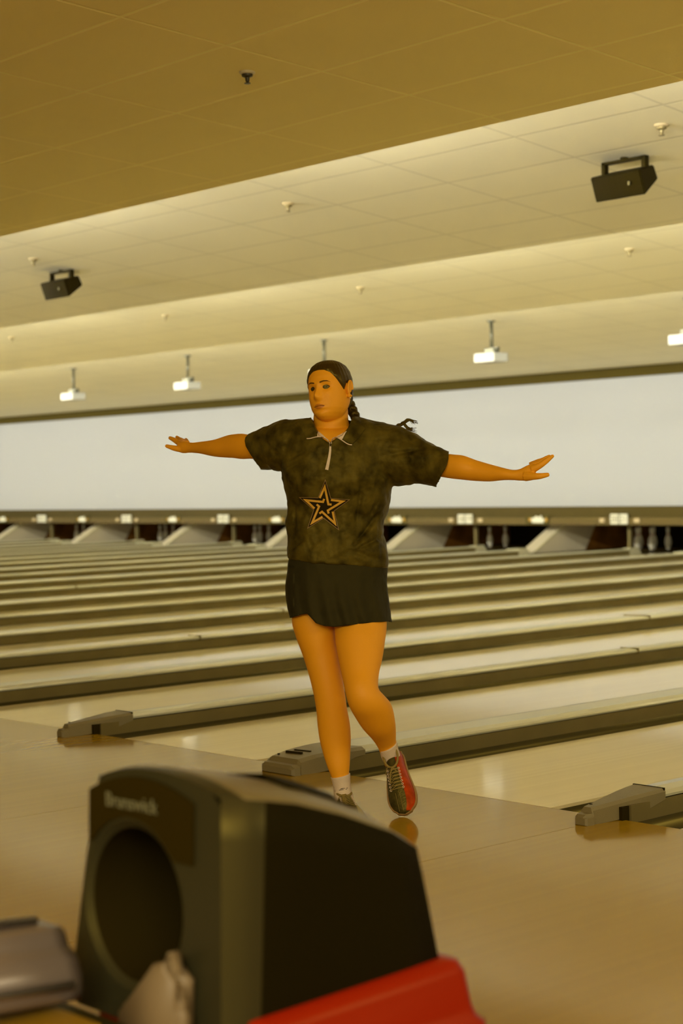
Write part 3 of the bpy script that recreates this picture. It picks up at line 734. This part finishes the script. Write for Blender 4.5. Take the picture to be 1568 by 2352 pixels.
# image-right hand
finger([(1222, 1078, -.345), (1240, 1069, -.36), (1256, 1057, -.365), (1268.5, 1047.5, -.365)], [.0125, .0095, .0085, .0055])
finger([(1221, 1074, -.325), (1238, 1064, -.335), (1252, 1054, -.335), (1261, 1048, -.332)], [.012, .009, .008, .0055])
finger([(1219, 1071, -.305), (1234, 1062, -.31), (1244, 1057, -.305), (1251, 1053, -.30)], [.011, .0085, .0075, .0055])
finger([(1217, 1069, -.290), (1228, 1063, -.29), (1236, 1059, -.285), (1241, 1056, -.28)], [.010, .008, .007, .005])
finger([(1208, 1093, -.335), (1224, 1094, -.36), (1240, 1093.5, -.375), (1257, 1090.5, -.38)], [.017, .0115, .0095, .0068])
body = fin('body', bm, M_skin, person, True); remesh(body, .0026, 4, .5); bake(body)

# ---- shirt
bm = bmesh.new()
loft(bm, [((722, 962), (806, 958), .035, .045), ((700, 965), (830, 962), .035, .070), ((668, 971), (866, 974), .03, .095), ((652, 988), (896, 990), .02, .115), ((648, 1020), (905, 1022), .0, .128), ((645, 1060), (908, 1065), -.008, .138), ((647, 1090), (904, 1100), -.01, .142), ((655, 1130), (897, 1136), -.005, .132), ((661, 1168), (888, 1178), 0, .124), ((656, 1200), (882, 1208), 0, .124), ((661, 1235), (885, 1238), 0, .128), ((657, 1262), (889, 1268), 0, .132), ((660, 1284), (890.5, 1305), 0, .132)], n=48, ex=2.35)
loft(bm, [((700, 964), (700, 1080), .02, .105), ((662, 963), (652, 1082), .03, .095), ((640, 967), (640, 1083), .05, .088), ((612, 978), (622, 1078), .09, .078), ((588, 990), (606, 1078), .12, .070), ((563, 999), (599, 1077), .15, .064), ((530, 1008), (570, 1090), .19, .062)], n=36, ex=2.2)
loft(bm, [((840, 966), (850, 1115), .01, .105), ((880, 971), (885, 1116), -.02, .098), ((935, 986), (935, 1114), -.05, .086), ((985, 1014), (972, 1112), -.09, .080), ((1029.5, 1038), (1002, 1116), -.13, .074), ((1070, 1056), (1042, 1126), -.17, .072)], n=36, ex=2.2)
shirt = fin('shirt', bm, M_shirt, person, True); remesh(shirt, .005, 5, .5)
tx = bpy.data.textures.new('folds', 'CLOUDS'); tx.noise_scale = .085; tx.noise_depth = 2
tx2 = bpy.data.textures.new('fine_folds', 'CLOUDS'); tx2.noise_scale = .035
for t_, s_ in ((tx, .020), (tx2, .005)):
    d = shirt.modifiers.new('d', 'DISPLACE'); d.texture = t_; d.strength = s_; d.mid_level = .5; d.texture_coords = 'LOCAL'
bake(shirt)
def UV(co):   # back to tracing coordinates
    q = FOOT+rh*co.x+hd*co.y; q = Vector((q.x, q.y, co.z))-EYE; z = q.dot(cw)
    return 784+FPX*q.dot(cr)/z, 1176-FPX*q.dot(cu)/z
def inpoly(x, y, poly):
    c = False; n = len(poly)
    for i in range(n):
        (x0, y0), (x1, y1) = poly[i], poly[(i+1) % n]
        if (y0 > y) != (y1 > y) and x < (x1-x0)*(y-y0)/(y1-y0)+x0: c = not c
    return c
NECK = [(712, 930), (714, 958), (724, 984), (731, 1000), (745, 1010), (757, 1018), (768, 1009), (786, 1000), (799, 982), (808, 962), (810, 930)]
bm = bmesh.new(); bm.from_mesh(shirt.data)
# pleats hanging from the right waist
def crease(co, A, B_, dep, wdt):
    u, v = UV(co); ax, ay = A; bx, by = B_; t = ((u-ax)*(bx-ax)+(v-ay)*(by-ay))/((bx-ax)**2+(by-ay)**2); t = max(0, min(1, t))
    dd = math.hypot(u-ax-t*(bx-ax), v-ay-t*(by-ay)); return dep*math.exp(-(dd/wdt)**2)*(math.sin(math.pi*min(1, max(0, t*.9+.08))))
CR = [((878, 1170), (812, 1255), .012, 6), ((882, 1230), (820, 1262), .010, 5), ((832, 1110), (815, 1230), .009, 6), ((868, 1150), (845, 1200), .010, 6), ((672, 1140), (676, 1240), .008, 6), ((664, 1265), (700, 1230), .008, 6), ((700, 1035), (640, 1062), .006, 5), ((690, 1060), (655, 1078), .006, 4), ((890, 1045), (975, 1030), .006, 6), ((870, 1080), (905, 1110), .008, 6), ((925, 990), (975, 1030), .007, 6), ((600, 1010), (640, 1050), .006, 6), ((800, 1262), (880, 1290), .006, 7)]
nrm = {v.index: v.normal.copy() for v in bm.verts}
for v in bm.verts:
    if v.co.y < .06:
        s_ = sum(crease(v.co, *c) for c in CR); v.co -= nrm[v.index]*s_*1.25
hemR = lambda w_: float(np.interp(w_, [1037, 1052, 1066, 1080, 1093, 1116], [1030.5, 1029.6, 1026, 1020, 1012, 1001.5]))
hemL = lambda w_: float(np.interp(w_, [997, 1004, 1012, 1025, 1045, 1065, 1077], [570, 563.5, 561.5, 564, 575.5, 590, 598.5]))
dele = []
for v in bm.verts:
    u, w_ = UV(v.co)
    if inpoly(u, w_, NECK) and v.co.y < .09: dele.append(v)
    elif u > 950 and u > hemR(w_)+1.5: dele.append(v)
    elif u < 640 and u < hemL(w_)-1.5: dele.append(v)
bmesh.ops.delete(bm, geom=dele, context='VERTS')
for v in bm.verts:
    if v.is_boundary:
        u, w_ = UV(v.co)
        if u > 950: v.co.x += (hemR(w_)-u)*(D0+v.co.y)/FPX
        elif u < 640: v.co.x += (hemL(w_)-u)*(D0+v.co.y)/FPX
        elif w_ < 1030:
            best = None
            for (x0, y0), (x1, y1) in zip(NECK, NECK[1:]):
                t = max(0, min(1, ((u-x0)*(x1-x0)+(w_-y0)*(y1-y0))/((x1-x0)**2+(y1-y0)**2))); px_, py_ = x0+t*(x1-x0), y0+t*(y1-y0)
                dd = math.hypot(u-px_, w_-py_)
                if best is None or dd < best[0]: best = (dd, px_, py_)
            if best[0] < 6: v.co.x += (best[1]-u)*(D0+v.co.y)/FPX; v.co.z -= (best[2]-w_)*(D0+v.co.y)/FPX
bm.to_mesh(shirt.data); bm.free()
for f in shirt.data.polygons: f.use_smooth = True
sm = shirt.modifiers.new('th', 'SOLIDIFY'); sm.thickness = .003
TS = bvh(shirt); TB = bvh(shirt, body)
def onsurf(u, v, tree=None, off=.003):
    q = P(u, v, 0); d = (q-LEYE0).normalized(); h = (tree or TB).ray_cast(LEYE0, d)
    return (h[0]-d*off) if h[0] else q
q = EYE-FOOT; LEYE0 = Vector((q.dot(rh), q.dot(hd), EYE.z))
def patch(name, poly, mt, parent, tree=None, off=.003, seg=2.5, th=.0015):
    b = bmesh.new(); f = b.faces.new([b.verts.new((x, y, 0)) for x, y in poly]); bmesh.ops.triangulate(b, faces=[f])
    for _ in range(8):
        es = [e for e in b.edges if e.calc_length() > seg]
        if not es: break
        bmesh.ops.subdivide_edges(b, edges=es, cuts=1); bmesh.ops.triangulate(b, faces=b.faces[:])
    for v in b.verts: v.co = onsurf(v.co.x, v.co.y, tree, off)
    o = fin(name, b, mt, parent, False); o.modifiers.new('s', 'SOLIDIFY').thickness = th; return o
def strip(b, pts, w, tree, off, seg=2):
    """flat ribbon following pts (tracing units)"""
    P2 = []
    for a, c in zip(pts, pts[1:]):
        n = max(1, int(math.hypot(c[0]-a[0], c[1]-a[1])/seg))
        for i in range(n): P2.append((a[0]+(c[0]-a[0])*i/n, a[1]+(c[1]-a[1])*i/n))
    P2.append(pts[-1]); V0, V1 = [], []
    for i, p in enumerate(P2):
        a, c = P2[max(i-1, 0)], P2[min(i+1, len(P2)-1)]; L_ = math.hypot(c[0]-a[0], c[1]-a[1]); nx, ny = -(c[1]-a[1])/L_, (c[0]-a[0])/L_
        ww = w if not isinstance(w, (list, tuple)) else w[0]+(w[1]-w[0])*i/(len(P2)-1)
        V0.append(b.verts.new(onsurf(p[0]+nx*ww/2, p[1]+ny*ww/2, tree, off))); V1.append(b.verts.new(onsurf(p[0]-nx*ww/2, p[1]-ny*ww/2, tree, off)))
    for i in range(len(P2)-1): b.faces.new([V0[i], V0[i+1], V1[i+1], V1[i]])
# star emblem
SC, SR, ST = (744.0, 1164.5), 64.0, math.radians(2.6)
def sp_(r, a):  # a measured clockwise from up
    a += ST; return (SC[0]+r*math.sin(a)*.97, SC[1]-r*math.cos(a))
def starpoly(R_, k=.40):
    return [sp_(R_ if i % 2 == 0 else R_*k, math.pi*i/5) for i in range(10)]
def ring_strip(name, R_, w, mt, off, par):
    b = bmesh.new(); pl = starpoly(R_); strip(b, pl+[pl[0]], w, TS, off, 3); o = fin(name, b, mt, par); return o
def ctr_patch(name, poly, mt, parent, off):
    b = bmesh.new(); c = b.verts.new((SC[0], SC[1], 0)); vs = [b.verts.new((x, y, 0)) for x, y in poly]
    for i in range(len(vs)): b.faces.new([c, vs[i], vs[(i+1) % len(vs)]])
    for _ in range(8):
        es = [e for e in b.edges if e.calc_length() > 4]
        if not es: break
        bmesh.ops.subdivide_edges(b, edges=es, cuts=1); bmesh.ops.triangulate(b, faces=b.faces[:])
    for v in b.verts: v.co = onsurf(v.co.x, v.co.y, TS, off)
    return fin(name, b, mt, parent)
em = ctr_patch('star_emblem', starpoly(64, .41), M_eline, shirt, .0030)
ctr_patch('star_ground', starpoly(60.5, .405), M_edark, em, .0042)
def rotp(x, y, k):
    a = -2*math.pi*k/5; return x*math.cos(a)-y*math.sin(a), x*math.sin(a)+y*math.cos(a)
stroke = [(-11.2, 20.0), (-.6, 46.0), (10.0, 6.4), (17.5, 6.4)]
b = bmesh.new()
for k in range(5):
    pts = []
    for x, y in stroke:
        x, y = rotp(x, y, k); ca, sa = math.cos(ST), math.sin(ST)
        pts.append((SC[0]+(x*ca+y*sa)*.97, SC[1]-(-x*sa+y*ca)))
    hw_ = 2.4; A_, B_2 = [], []
    for i, p_ in enumerate(pts):
        d0 = Vector(pts[i])-Vector(pts[i-1]) if i else None; d1 = Vector(pts[i+1])-Vector(pts[i]) if i < len(pts)-1 else None
        d0 = (d0 or d1).normalized(); d1 = (d1 or d0).normalized(); n0, n1 = Vector((-d0.y, d0.x)), Vector((-d1.y, d1.x))
        mt_ = (n0+n1).normalized(); k_ = hw_/max(.28, mt_.dot(n0)); A_.append(Vector(p_)+mt_*k_); B_2.append(Vector(p_)-mt_*k_)
    for i in range(len(pts)-1):
        ns = 8; ra = [A_[i].lerp(A_[i+1], t/ns) for t in range(ns+1)]; rb_ = [B_2[i].lerp(B_2[i+1], t/ns) for t in range(ns+1)]
        va = [b.verts.new(onsurf(q.x, q.y, TS, .0056)) for q in ra]; vb = [b.verts.new(onsurf(q.x, q.y, TS, .0056)) for q in rb_]
        for t in range(ns): b.faces.new([va[t], va[t+1], vb[t+1], vb[t]])
fin('star_band', b, M_gold, em)
# collar
patch('collar_lining', [(729, 990), (727.5, 1004), (741, 1004.5), (750, 1010), (756, 1018), (752, 1010), (741, 999)], M_trim, shirt, TB, .004)
patch('collar_lining', [(796, 990), (785, 1010.5), (775, 1005.5), (768, 1006), (776, 1001)], M_trim, shirt, TB, .004)
b = bmesh.new()
for pts in ([(704, 1007.5), (712, 1007), (722, 1004.5), (732, 1003), (742, 1004), (750, 1008.5), (755, 1013), (757, 1018)], [(808, 1022), (800, 1020.5), (792, 1016), (784, 1010.5), (776, 1006), (769, 1005), (763, 1009), (760.5, 1018)]):
    C = bez([onsurf(x, y, TB, .005) for x, y in pts], 5); tube(b, C, .0023, 6)
fin('piping', b, M_trim, shirt, True)
for poly in ([(699, 966), (717, 964), (721, 975), (729, 991), (728, 1002), (714, 1005), (704, 1005.5), (692, 985)], [(806, 966), (824, 968), (838, 985), (822, 1008), (808, 1020), (797, 1016), (787, 1010), (797, 992), (804, 976)]):
    patch('collar_flap', poly, M_shirt, shirt, TB, .006, 4, .002)
b = bmesh.new(); strip(b, [(758.5, 1020), (758, 1035), (756, 1050), (753, 1065), (750, 1079)], [4.0, 7.5], TB, .004, 3); z_ = fin('zipper', b, M_trim, shirt)
b = bmesh.new(); strip(b, [(759, 1015), (758.5, 1025)], 3.2, TB, .007, 2); fin('zipper_pull', b, M_blk, z_)

# ---- shorts
bm = bmesh.new()
loft(bm, [((667, 1262), (884, 1280), .0, .122), ((661, 1290), (889, 1300), .0, .128), ((657, 1330), (889, 1338), .0, .134), ((656, 1362), (891, 1370), -.005, .137), ((660, 1395), (896, 1400), -.012, .135), ((667, 1424), (900, 1426), -.02, .130), ((672, 1450), (903, 1452), -.02, .128)], n=44, ex=2.4)
sh = fin('shorts', bm, M_short, person, True); remesh(sh, .005, 4, .5)
d = sh.modifiers.new('d', 'DISPLACE'); d.texture = tx; d.strength = .012; d.mid_level = .5; d.texture_coords = 'LOCAL'; bake(sh)
HX = [655, 668, 690, 705, 714, 725, 745, 770, 800, 850, 892, 903]; HY = [1420, 1419, 1412, 1409.5, 1419, 1431.5, 1438, 1440, 1436, 1430, 1427, 1429]
bm = bmesh.new(); bm.from_mesh(sh.data)
for v in bm.verts:
    u, w_ = UV(v.co)
    if w_ > 1300 and v.co.y < .1:
        v.co.y -= .005*math.sin(u*.16+math.sin(w_*.02)*2)*min(1, (w_-1300)/100) + (.006*math.sin(w_*.11) if abs(u-660) < 14 else 0)
hem = [np.interp(UV(v.co)[0], HX, HY) for v in bm.verts]
dele = [v for v, h_ in zip(bm.verts, hem) if UV(v.co)[1] > h_+2]
bmesh.ops.delete(bm, geom=dele, context='VERTS')
for v in bm.verts:
    if v.is_boundary:
        u, w_ = UV(v.co); h_ = np.interp(u, HX, HY); v.co.z += (w_-h_)*(D0+v.co.y)/FPX
bm.to_mesh(sh.data); bm.free()
for f in sh.data.polygons: f.use_smooth = True
sh.modifiers.new('th', 'SOLIDIFY').thickness = .003

# ---- socks
def sock(secs, folds):
    bm = bmesh.new(); loft(bm, secs, n=28); o = fin('sock', bm, M_sock, person, True); o['label'] = 'white ankle sock'
    bm = bmesh.new(); T = bvh(o)
    for pts in folds: tube(bm, bez([onsurf(x, y, T, .0002) for x, y in pts], 4), .0012, 6)
    fin('sock_stripe', bm, M_edark, o, True)
sock([((759.5, 1786), (804, 1776), 0, .040), ((763, 1800), (804.5, 1796), 0, .037), ((766, 1815), (806, 1813), -.002, .037), ((767, 1830), (811, 1828), -.01, .042), ((768, 1850), (812, 1850), -.02, .05)], [[(769, 1815), (784, 1811.5), (798, 1810)], [(769, 1818), (782, 1814.5), (796, 1812.5)]])
sock([((871.5, 1724), (911, 1702), -.02, .042), ((874.5, 1738), (915, 1722), -.008, .040), ((880, 1750), (920, 1737), .0, .038), ((888, 1762), (922, 1752), .01, .034)], [[(881, 1749), (894, 1754), (908, 1750), (917, 1737)], [(882, 1754), (896, 1757), (910, 1752), (919, 1741)], [(884, 1758), (898, 1760), (912, 1754)]])

# ---- shoes (built heel-to-toe along local y, up z)
def shoe(mats, lab, M, mirror=False):
    root = empty('shoe'); root.parent = person; root['label'] = lab
    t = np.array([0, .03, .1, .22, .38, .52, .66, .78, .88, .95, .985, 1.0])
    hw = np.array([.012, .028, .036, .037, .041, .048, .054, .055, .048, .034, .020, .004])
    tp = np.array([.055, .075, .082, .078, .074, .066, .055, .045, .037, .030, .024, .016])
    L_ = .272; xo = np.array([0, 0, 0, .0, .001, .002, .004, .005, .006, .006, .006, .006])*(-1 if mirror else 1)
    tt = np.linspace(0, 1, 36)**1.0; HW = np.interp(tt, t, hw); HW[2:-2] = (HW[:-4]+HW[1:-3]+HW[2:-2]+HW[3:-1]+HW[4:])/5; TP = np.interp(tt, t, tp); XO = np.interp(tt, t, xo)
    b = bmesh.new(); R = []; n = 28
    for a_, w_, z_, x_ in zip(tt, HW, TP, XO):
        ring = []
        for j in range(n):
            an = 2*math.pi*j/n; ca, sa = math.cos(an), math.sin(an); e = .8
            zz = .010+(z_-.010)*(max(0, sa)**e if sa > 0 else 0)
            ring.append((x_+w_*math.copysign(abs(ca)**.85, ca)*(1-.22*max(0, sa)), a_*L_, zz if sa > 0 else .010))
        R.append(ring)
    rings(b, R)
    b.faces.ensure_lookup_table()
    for i_ in range(len(tt)-1):
        for j in range(n):
            ca = math.cos(2*math.pi*(j+.5)/n)*(-1 if mirror else 1)
            b.faces[i_*n+j].material_index = 1 if ca > .42 and tt[i_] < .97 else 0
    up = fin('upper', b, mats, root, True)
    b = bmesh.new(); R = []
    for z_, k in ((0, .96), (.004, 1.03), (.012, 1.04), (.015, 1.0)):
        pts = [(x_+(w_+.0025)*k, a_*L_*1.012-.002, z_) for a_, w_, x_ in zip(tt, HW, XO)]+[(x_-(w_+.0025)*k, a_*L_*1.012-.002, z_) for a_, w_, x_ in list(zip(tt, HW, XO))[::-1]]
        R.append(pts)
    rings(b, R); fin('sole', b, M_sole, root)
    # opening collar
    b = bmesh.new(); tube(b, bez([(.028*math.cos(a)+.0, .052+.046*math.sin(a), .078-.004*math.sin(a)+(.010 if math.sin(a) < -.5 else 0)) for a in np.linspace(0, 2*math.pi, 14)], 3), .0045, 8); fin('shoe_collar', b, M_lace, root, True)
    def top(x, y):
        a_ = y/L_; w_ = np.interp(a_, tt, HW); z_ = np.interp(a_, tt, TP); q_ = min(.98, abs(x-np.interp(a_, tt, XO))/w_)
        return .010+(z_-.010)*(max(0, 1-q_**2.4))**.42
    b = bmesh.new(); prev = None   # dark tongue panel, stitched toe cap lines
    for j in range(7):
        y = .105+j*.0125
        for s in (-1, 1):
            bb = bmesh.new(); x = s*(.0215+.0006*j)
            c = Vector((x, y, top(x, y)+.0015)); ringp = [(c.x+.0040*math.cos(a), c.y+.0040*math.sin(a), c.z-abs(math.cos(a))*0.0005) for a in np.linspace(0, 2*math.pi, 11)]
            tube(bb, ringp, .0012, 5, cap=False); fin('eyelet', bb, M_trim, root)
    for j in range(7):
        y = .105+j*.0125; x = .0215+.0006*j
        tube(b, [(-x, y, top(x, y)+.0025), (0, y+.002, top(0, y)+.004), (x, y, top(x, y)+.0025)], .0020, 6)
        if j < 6: tube(b, [(-x, y, top(x, y)+.002), (0, y+.006, top(0, y)+.0055), (x, y+.0125, top(x, y+.0125)+.002)], .0018, 6)
    tube(b, bez([(.0, .100, top(0, .1)+.006), (.012, .125, top(.012, .125)+.006), (.020, .155, top(.02, .155)+.003)], 5), .0026, 6)
    tube(b, bez([(.0, .100, top(0, .1)+.006), (.020, .095, .075), (.034, .110, .055)], 5), .0022, 6)
    tube(b, bez([(.0, .100, top(0, .1)+.006), (-.014, .12, .066), (-.016, .14, .060)], 5), .0022, 6)
    fin('laces', b, M_lace, root, True)
    b = bmesh.new()
    for s in (-.006, .010):
        tube(b, bez([(s, y, top(s, y)+.0004) for y in np.linspace(.195, .262, 8)], 3), .0007, 5)
    fin('stitching', b, M_lace, root)
    root.matrix_local = M; return root
Y_ = Vector((.16, -.985, 0)).normalized(); Z_ = Vector((0, 0, 1)); X_ = Y_.cross(Z_)
if X_.x < 0: X_ = -X_
# standing foot: toe towards the camera
O_ = Vector((0, .035, .001)); Mx = Matrix((Y_.cross(Z_), Y_, Z_)).transposed().to_4x4(); Mx.translation = O_
shoe([M_sdull, M_solive], 'bowling shoe flat on the floor, dark with an olive side', Mx, True)
# lifted foot: toe down
heel = P(906, 1728, .055); toe = P(929, 1874, -.115); yv = (toe-heel).normalized(); zv = Vector((-.20, -1, 0)); zv = (zv-yv*zv.dot(yv)).normalized(); xv = yv.cross(zv)
Mx = Matrix((xv, yv, zv)).transposed().to_4x4(); Mx.translation = toe-yv*.272
MIR = xv.x < 0
shoe([M_sgreen, M_sred], 'raised bowling shoe, half red and half dark green, toe down', Mx, MIR)

# ---- hair, face details
def hairoff(a, u):
    """a azimuth (0 front), returns offset"""
    aa = abs((a+math.pi) % (2*math.pi)-math.pi)
    # hairline height as a function of azimuth
    hl = np.interp(aa, [0, .35, .7, .95, 1.2, 1.40, 1.58, 1.95, 2.3, math.pi], [.070, .067, .055, .034, .008, -.012, .020, -.020, -.075, -.095])
    k = (u-hl)/.006
    return .0065/(1+math.exp(-k)) - .006/(1+math.exp(k)) + .0012*math.sin(a*30+u*60)*(k > 1)
bm = bmesh.new(); NA = 120; R = []
for u in np.linspace(-.10, .108, 90):
    R.append([head_point(2*math.pi*j/NA, u, hairoff(2*math.pi*j/NA, u), False)+HU*(.007*max(0, (u-.06)/.048)) for j in range(NA)])
rings(bm, R); hair = fin('hair', bm, M_hair, person, True)
bm = bmesh.new()
tailp = [(795, 915, .09), (805, 935, .10), (814, 953, .10), (822, 970, .11), (832, 984, .13), (860, 985, .15), (895, 985, .15), (914, 978, .14), (928, 970, .14)]
C = bez([P(*q) for q in tailp], 6); nC = len(C); TL = bvh(shirt)
for s in range(3):   # three plaited strands
    pts, rd = [], []
    for i, c in enumerate(C):
        f = i/(nC-1); ph = f*26+s*2.094; am = .011*(1-.6*f)
        pts.append(c+Vector((math.cos(ph)*am, math.sin(ph*2)*am*.5, math.sin(ph)*am*.6))); rd.append(.015*(1-.72*f))
    tube(bm, pts, rd, 8)
for i in range(46):
    r1 = random.random(); up_ = r1 < .5
    a = Vector(P(926+random.uniform(-3, 3), 971+random.uniform(-2, 3), .14))
    e = P(random.uniform(946, 960), random.uniform(966, 975), .14) if up_ else P(random.uniform(944, 959), random.uniform(981, 994), .14)
    mid = P(938+random.uniform(-3, 3), (964 if up_ else 984)+random.uniform(-2, 2), .14)
    tube(bm, bez([a, mid, e], 5), [.0028]*6+[.002, .0015, .001, .0007, .0004], 5)
for q in ([(914, 978), (918, 985), (928, 989), (938, 985)],):
    tube(bm, bez([P(x, y, .14) for x, y in q], 5), .005, 6)
fin('ponytail', bm, M_hair, hair, True)
def face_pt(s, u, off=.001):
    """point on the face at lateral s, height u"""
    best = None
    a = math.asin(max(-1, min(1, s/np.interp(u, HT[:, 0], HT[:, 1])))) 
    for _ in range(12):
        p = head_point(a, u, off)-HC; e = s-p.dot(HS); a += e/.08
    return HC+(head_point(a, u, off)-HC)
def fpatch(name, poly, mt, parent, off, th=0):
    b = bmesh.new(); f = b.faces.new([b.verts.new((x, y, 0)) for x, y in poly]); bmesh.ops.triangulate(b, faces=[f])
    for _ in range(8):
        es = [e for e in b.edges if e.calc_length() > .0035]
        if not es: break
        bmesh.ops.subdivide_edges(b, edges=es, cuts=1); bmesh.ops.triangulate(b, faces=b.faces[:])
    T = bvh(body)
    for v in b.verts:
        q = HC+HS*v.co.x+HU*v.co.y+HF*.2; h = T.ray_cast(q, -HF); v.co = (h[0]+HF*off) if h[0] else q
    return fin(name, b, mt, parent, True)
for s in (-1, 1):
    ec = HC+HS*s*.031+HF*(.0895-.0125-.008)+HU*-.001
    T = bvh(body); h = T.ray_cast(HC+HS*s*.031+HF*.2+HU*0, -HF); ec = h[0]-HF*.0085
    b = bmesh.new(); blob(b, ec, (.0115,)*3, None, 12); e_ = fin('eye', b, M_eye, person, True)
    M4 = Matrix((HF, HS, HU)).transposed().to_4x4()
    b = bmesh.new(); blob(b, ec+HF*.0090+HS*-.0008, (.0046, .0054, .0054), M4, 10); fin('iris', b, M_iris, e_, True)
    # lids and lashes
    b = bmesh.new(); lid = [ec+HS*x+HU*(z)+HF*(math.sqrt(max(0, .0122**2-x*x-z*z))+.0003) for x, z in [(-.0115, -.0008), (-.008, .0035), (-.003, .0055), (.003, .0055), (.008, .0035), (.0115, -.0002)]]
    tube(b, bez(lid, 3), .0019, 6); fin('eyelash', b, M_brow, e_, True)
    b = bmesh.new(); lid = [ec+HS*x+HU*(z)+HF*(math.sqrt(max(0, .0125**2-x*x-z*z))+.0002) for x, z in [(-.0105, -.003), (-.004, -.0058), (.004, -.0058), (.0105, -.003)]]
    tube(b, bez(lid, 3), .0007, 6); fin('lower_eyelash', b, M_brow, e_, True)
    fpatch('eyebrow', [(s*.012, .0150), (s*.012, .0208), (s*.028, .0245), (s*.040, .0235), (s*.050, .0165), (s*.040, .0188), (s*.028, .0185)], M_brow, person, .0008)
fpatch('lips', [(-.024, -.0725), (-.014, -.0665), (-.004, -.0635), (0, -.0645), (.004, -.0635), (.014, -.0665), (.024, -.0725), (.013, -.0805), (0, -.083), (-.013, -.0805)], M_lip, person, .0006)
b = bmesh.new(); tube(b, bez([face_pt(x, -.0725+.0008*math.cos(x*120), .0030) for x in np.linspace(-.022, .022, 7)], 3), .0009, 6); fin('mouth_line', b, M_brow, person)
b = bmesh.new(); blob(b, HC+HS*.0835+HU*-.040-HF*.010, (.0035,)*3, None, 8); fin('earring', b, M_pearl, person, True)
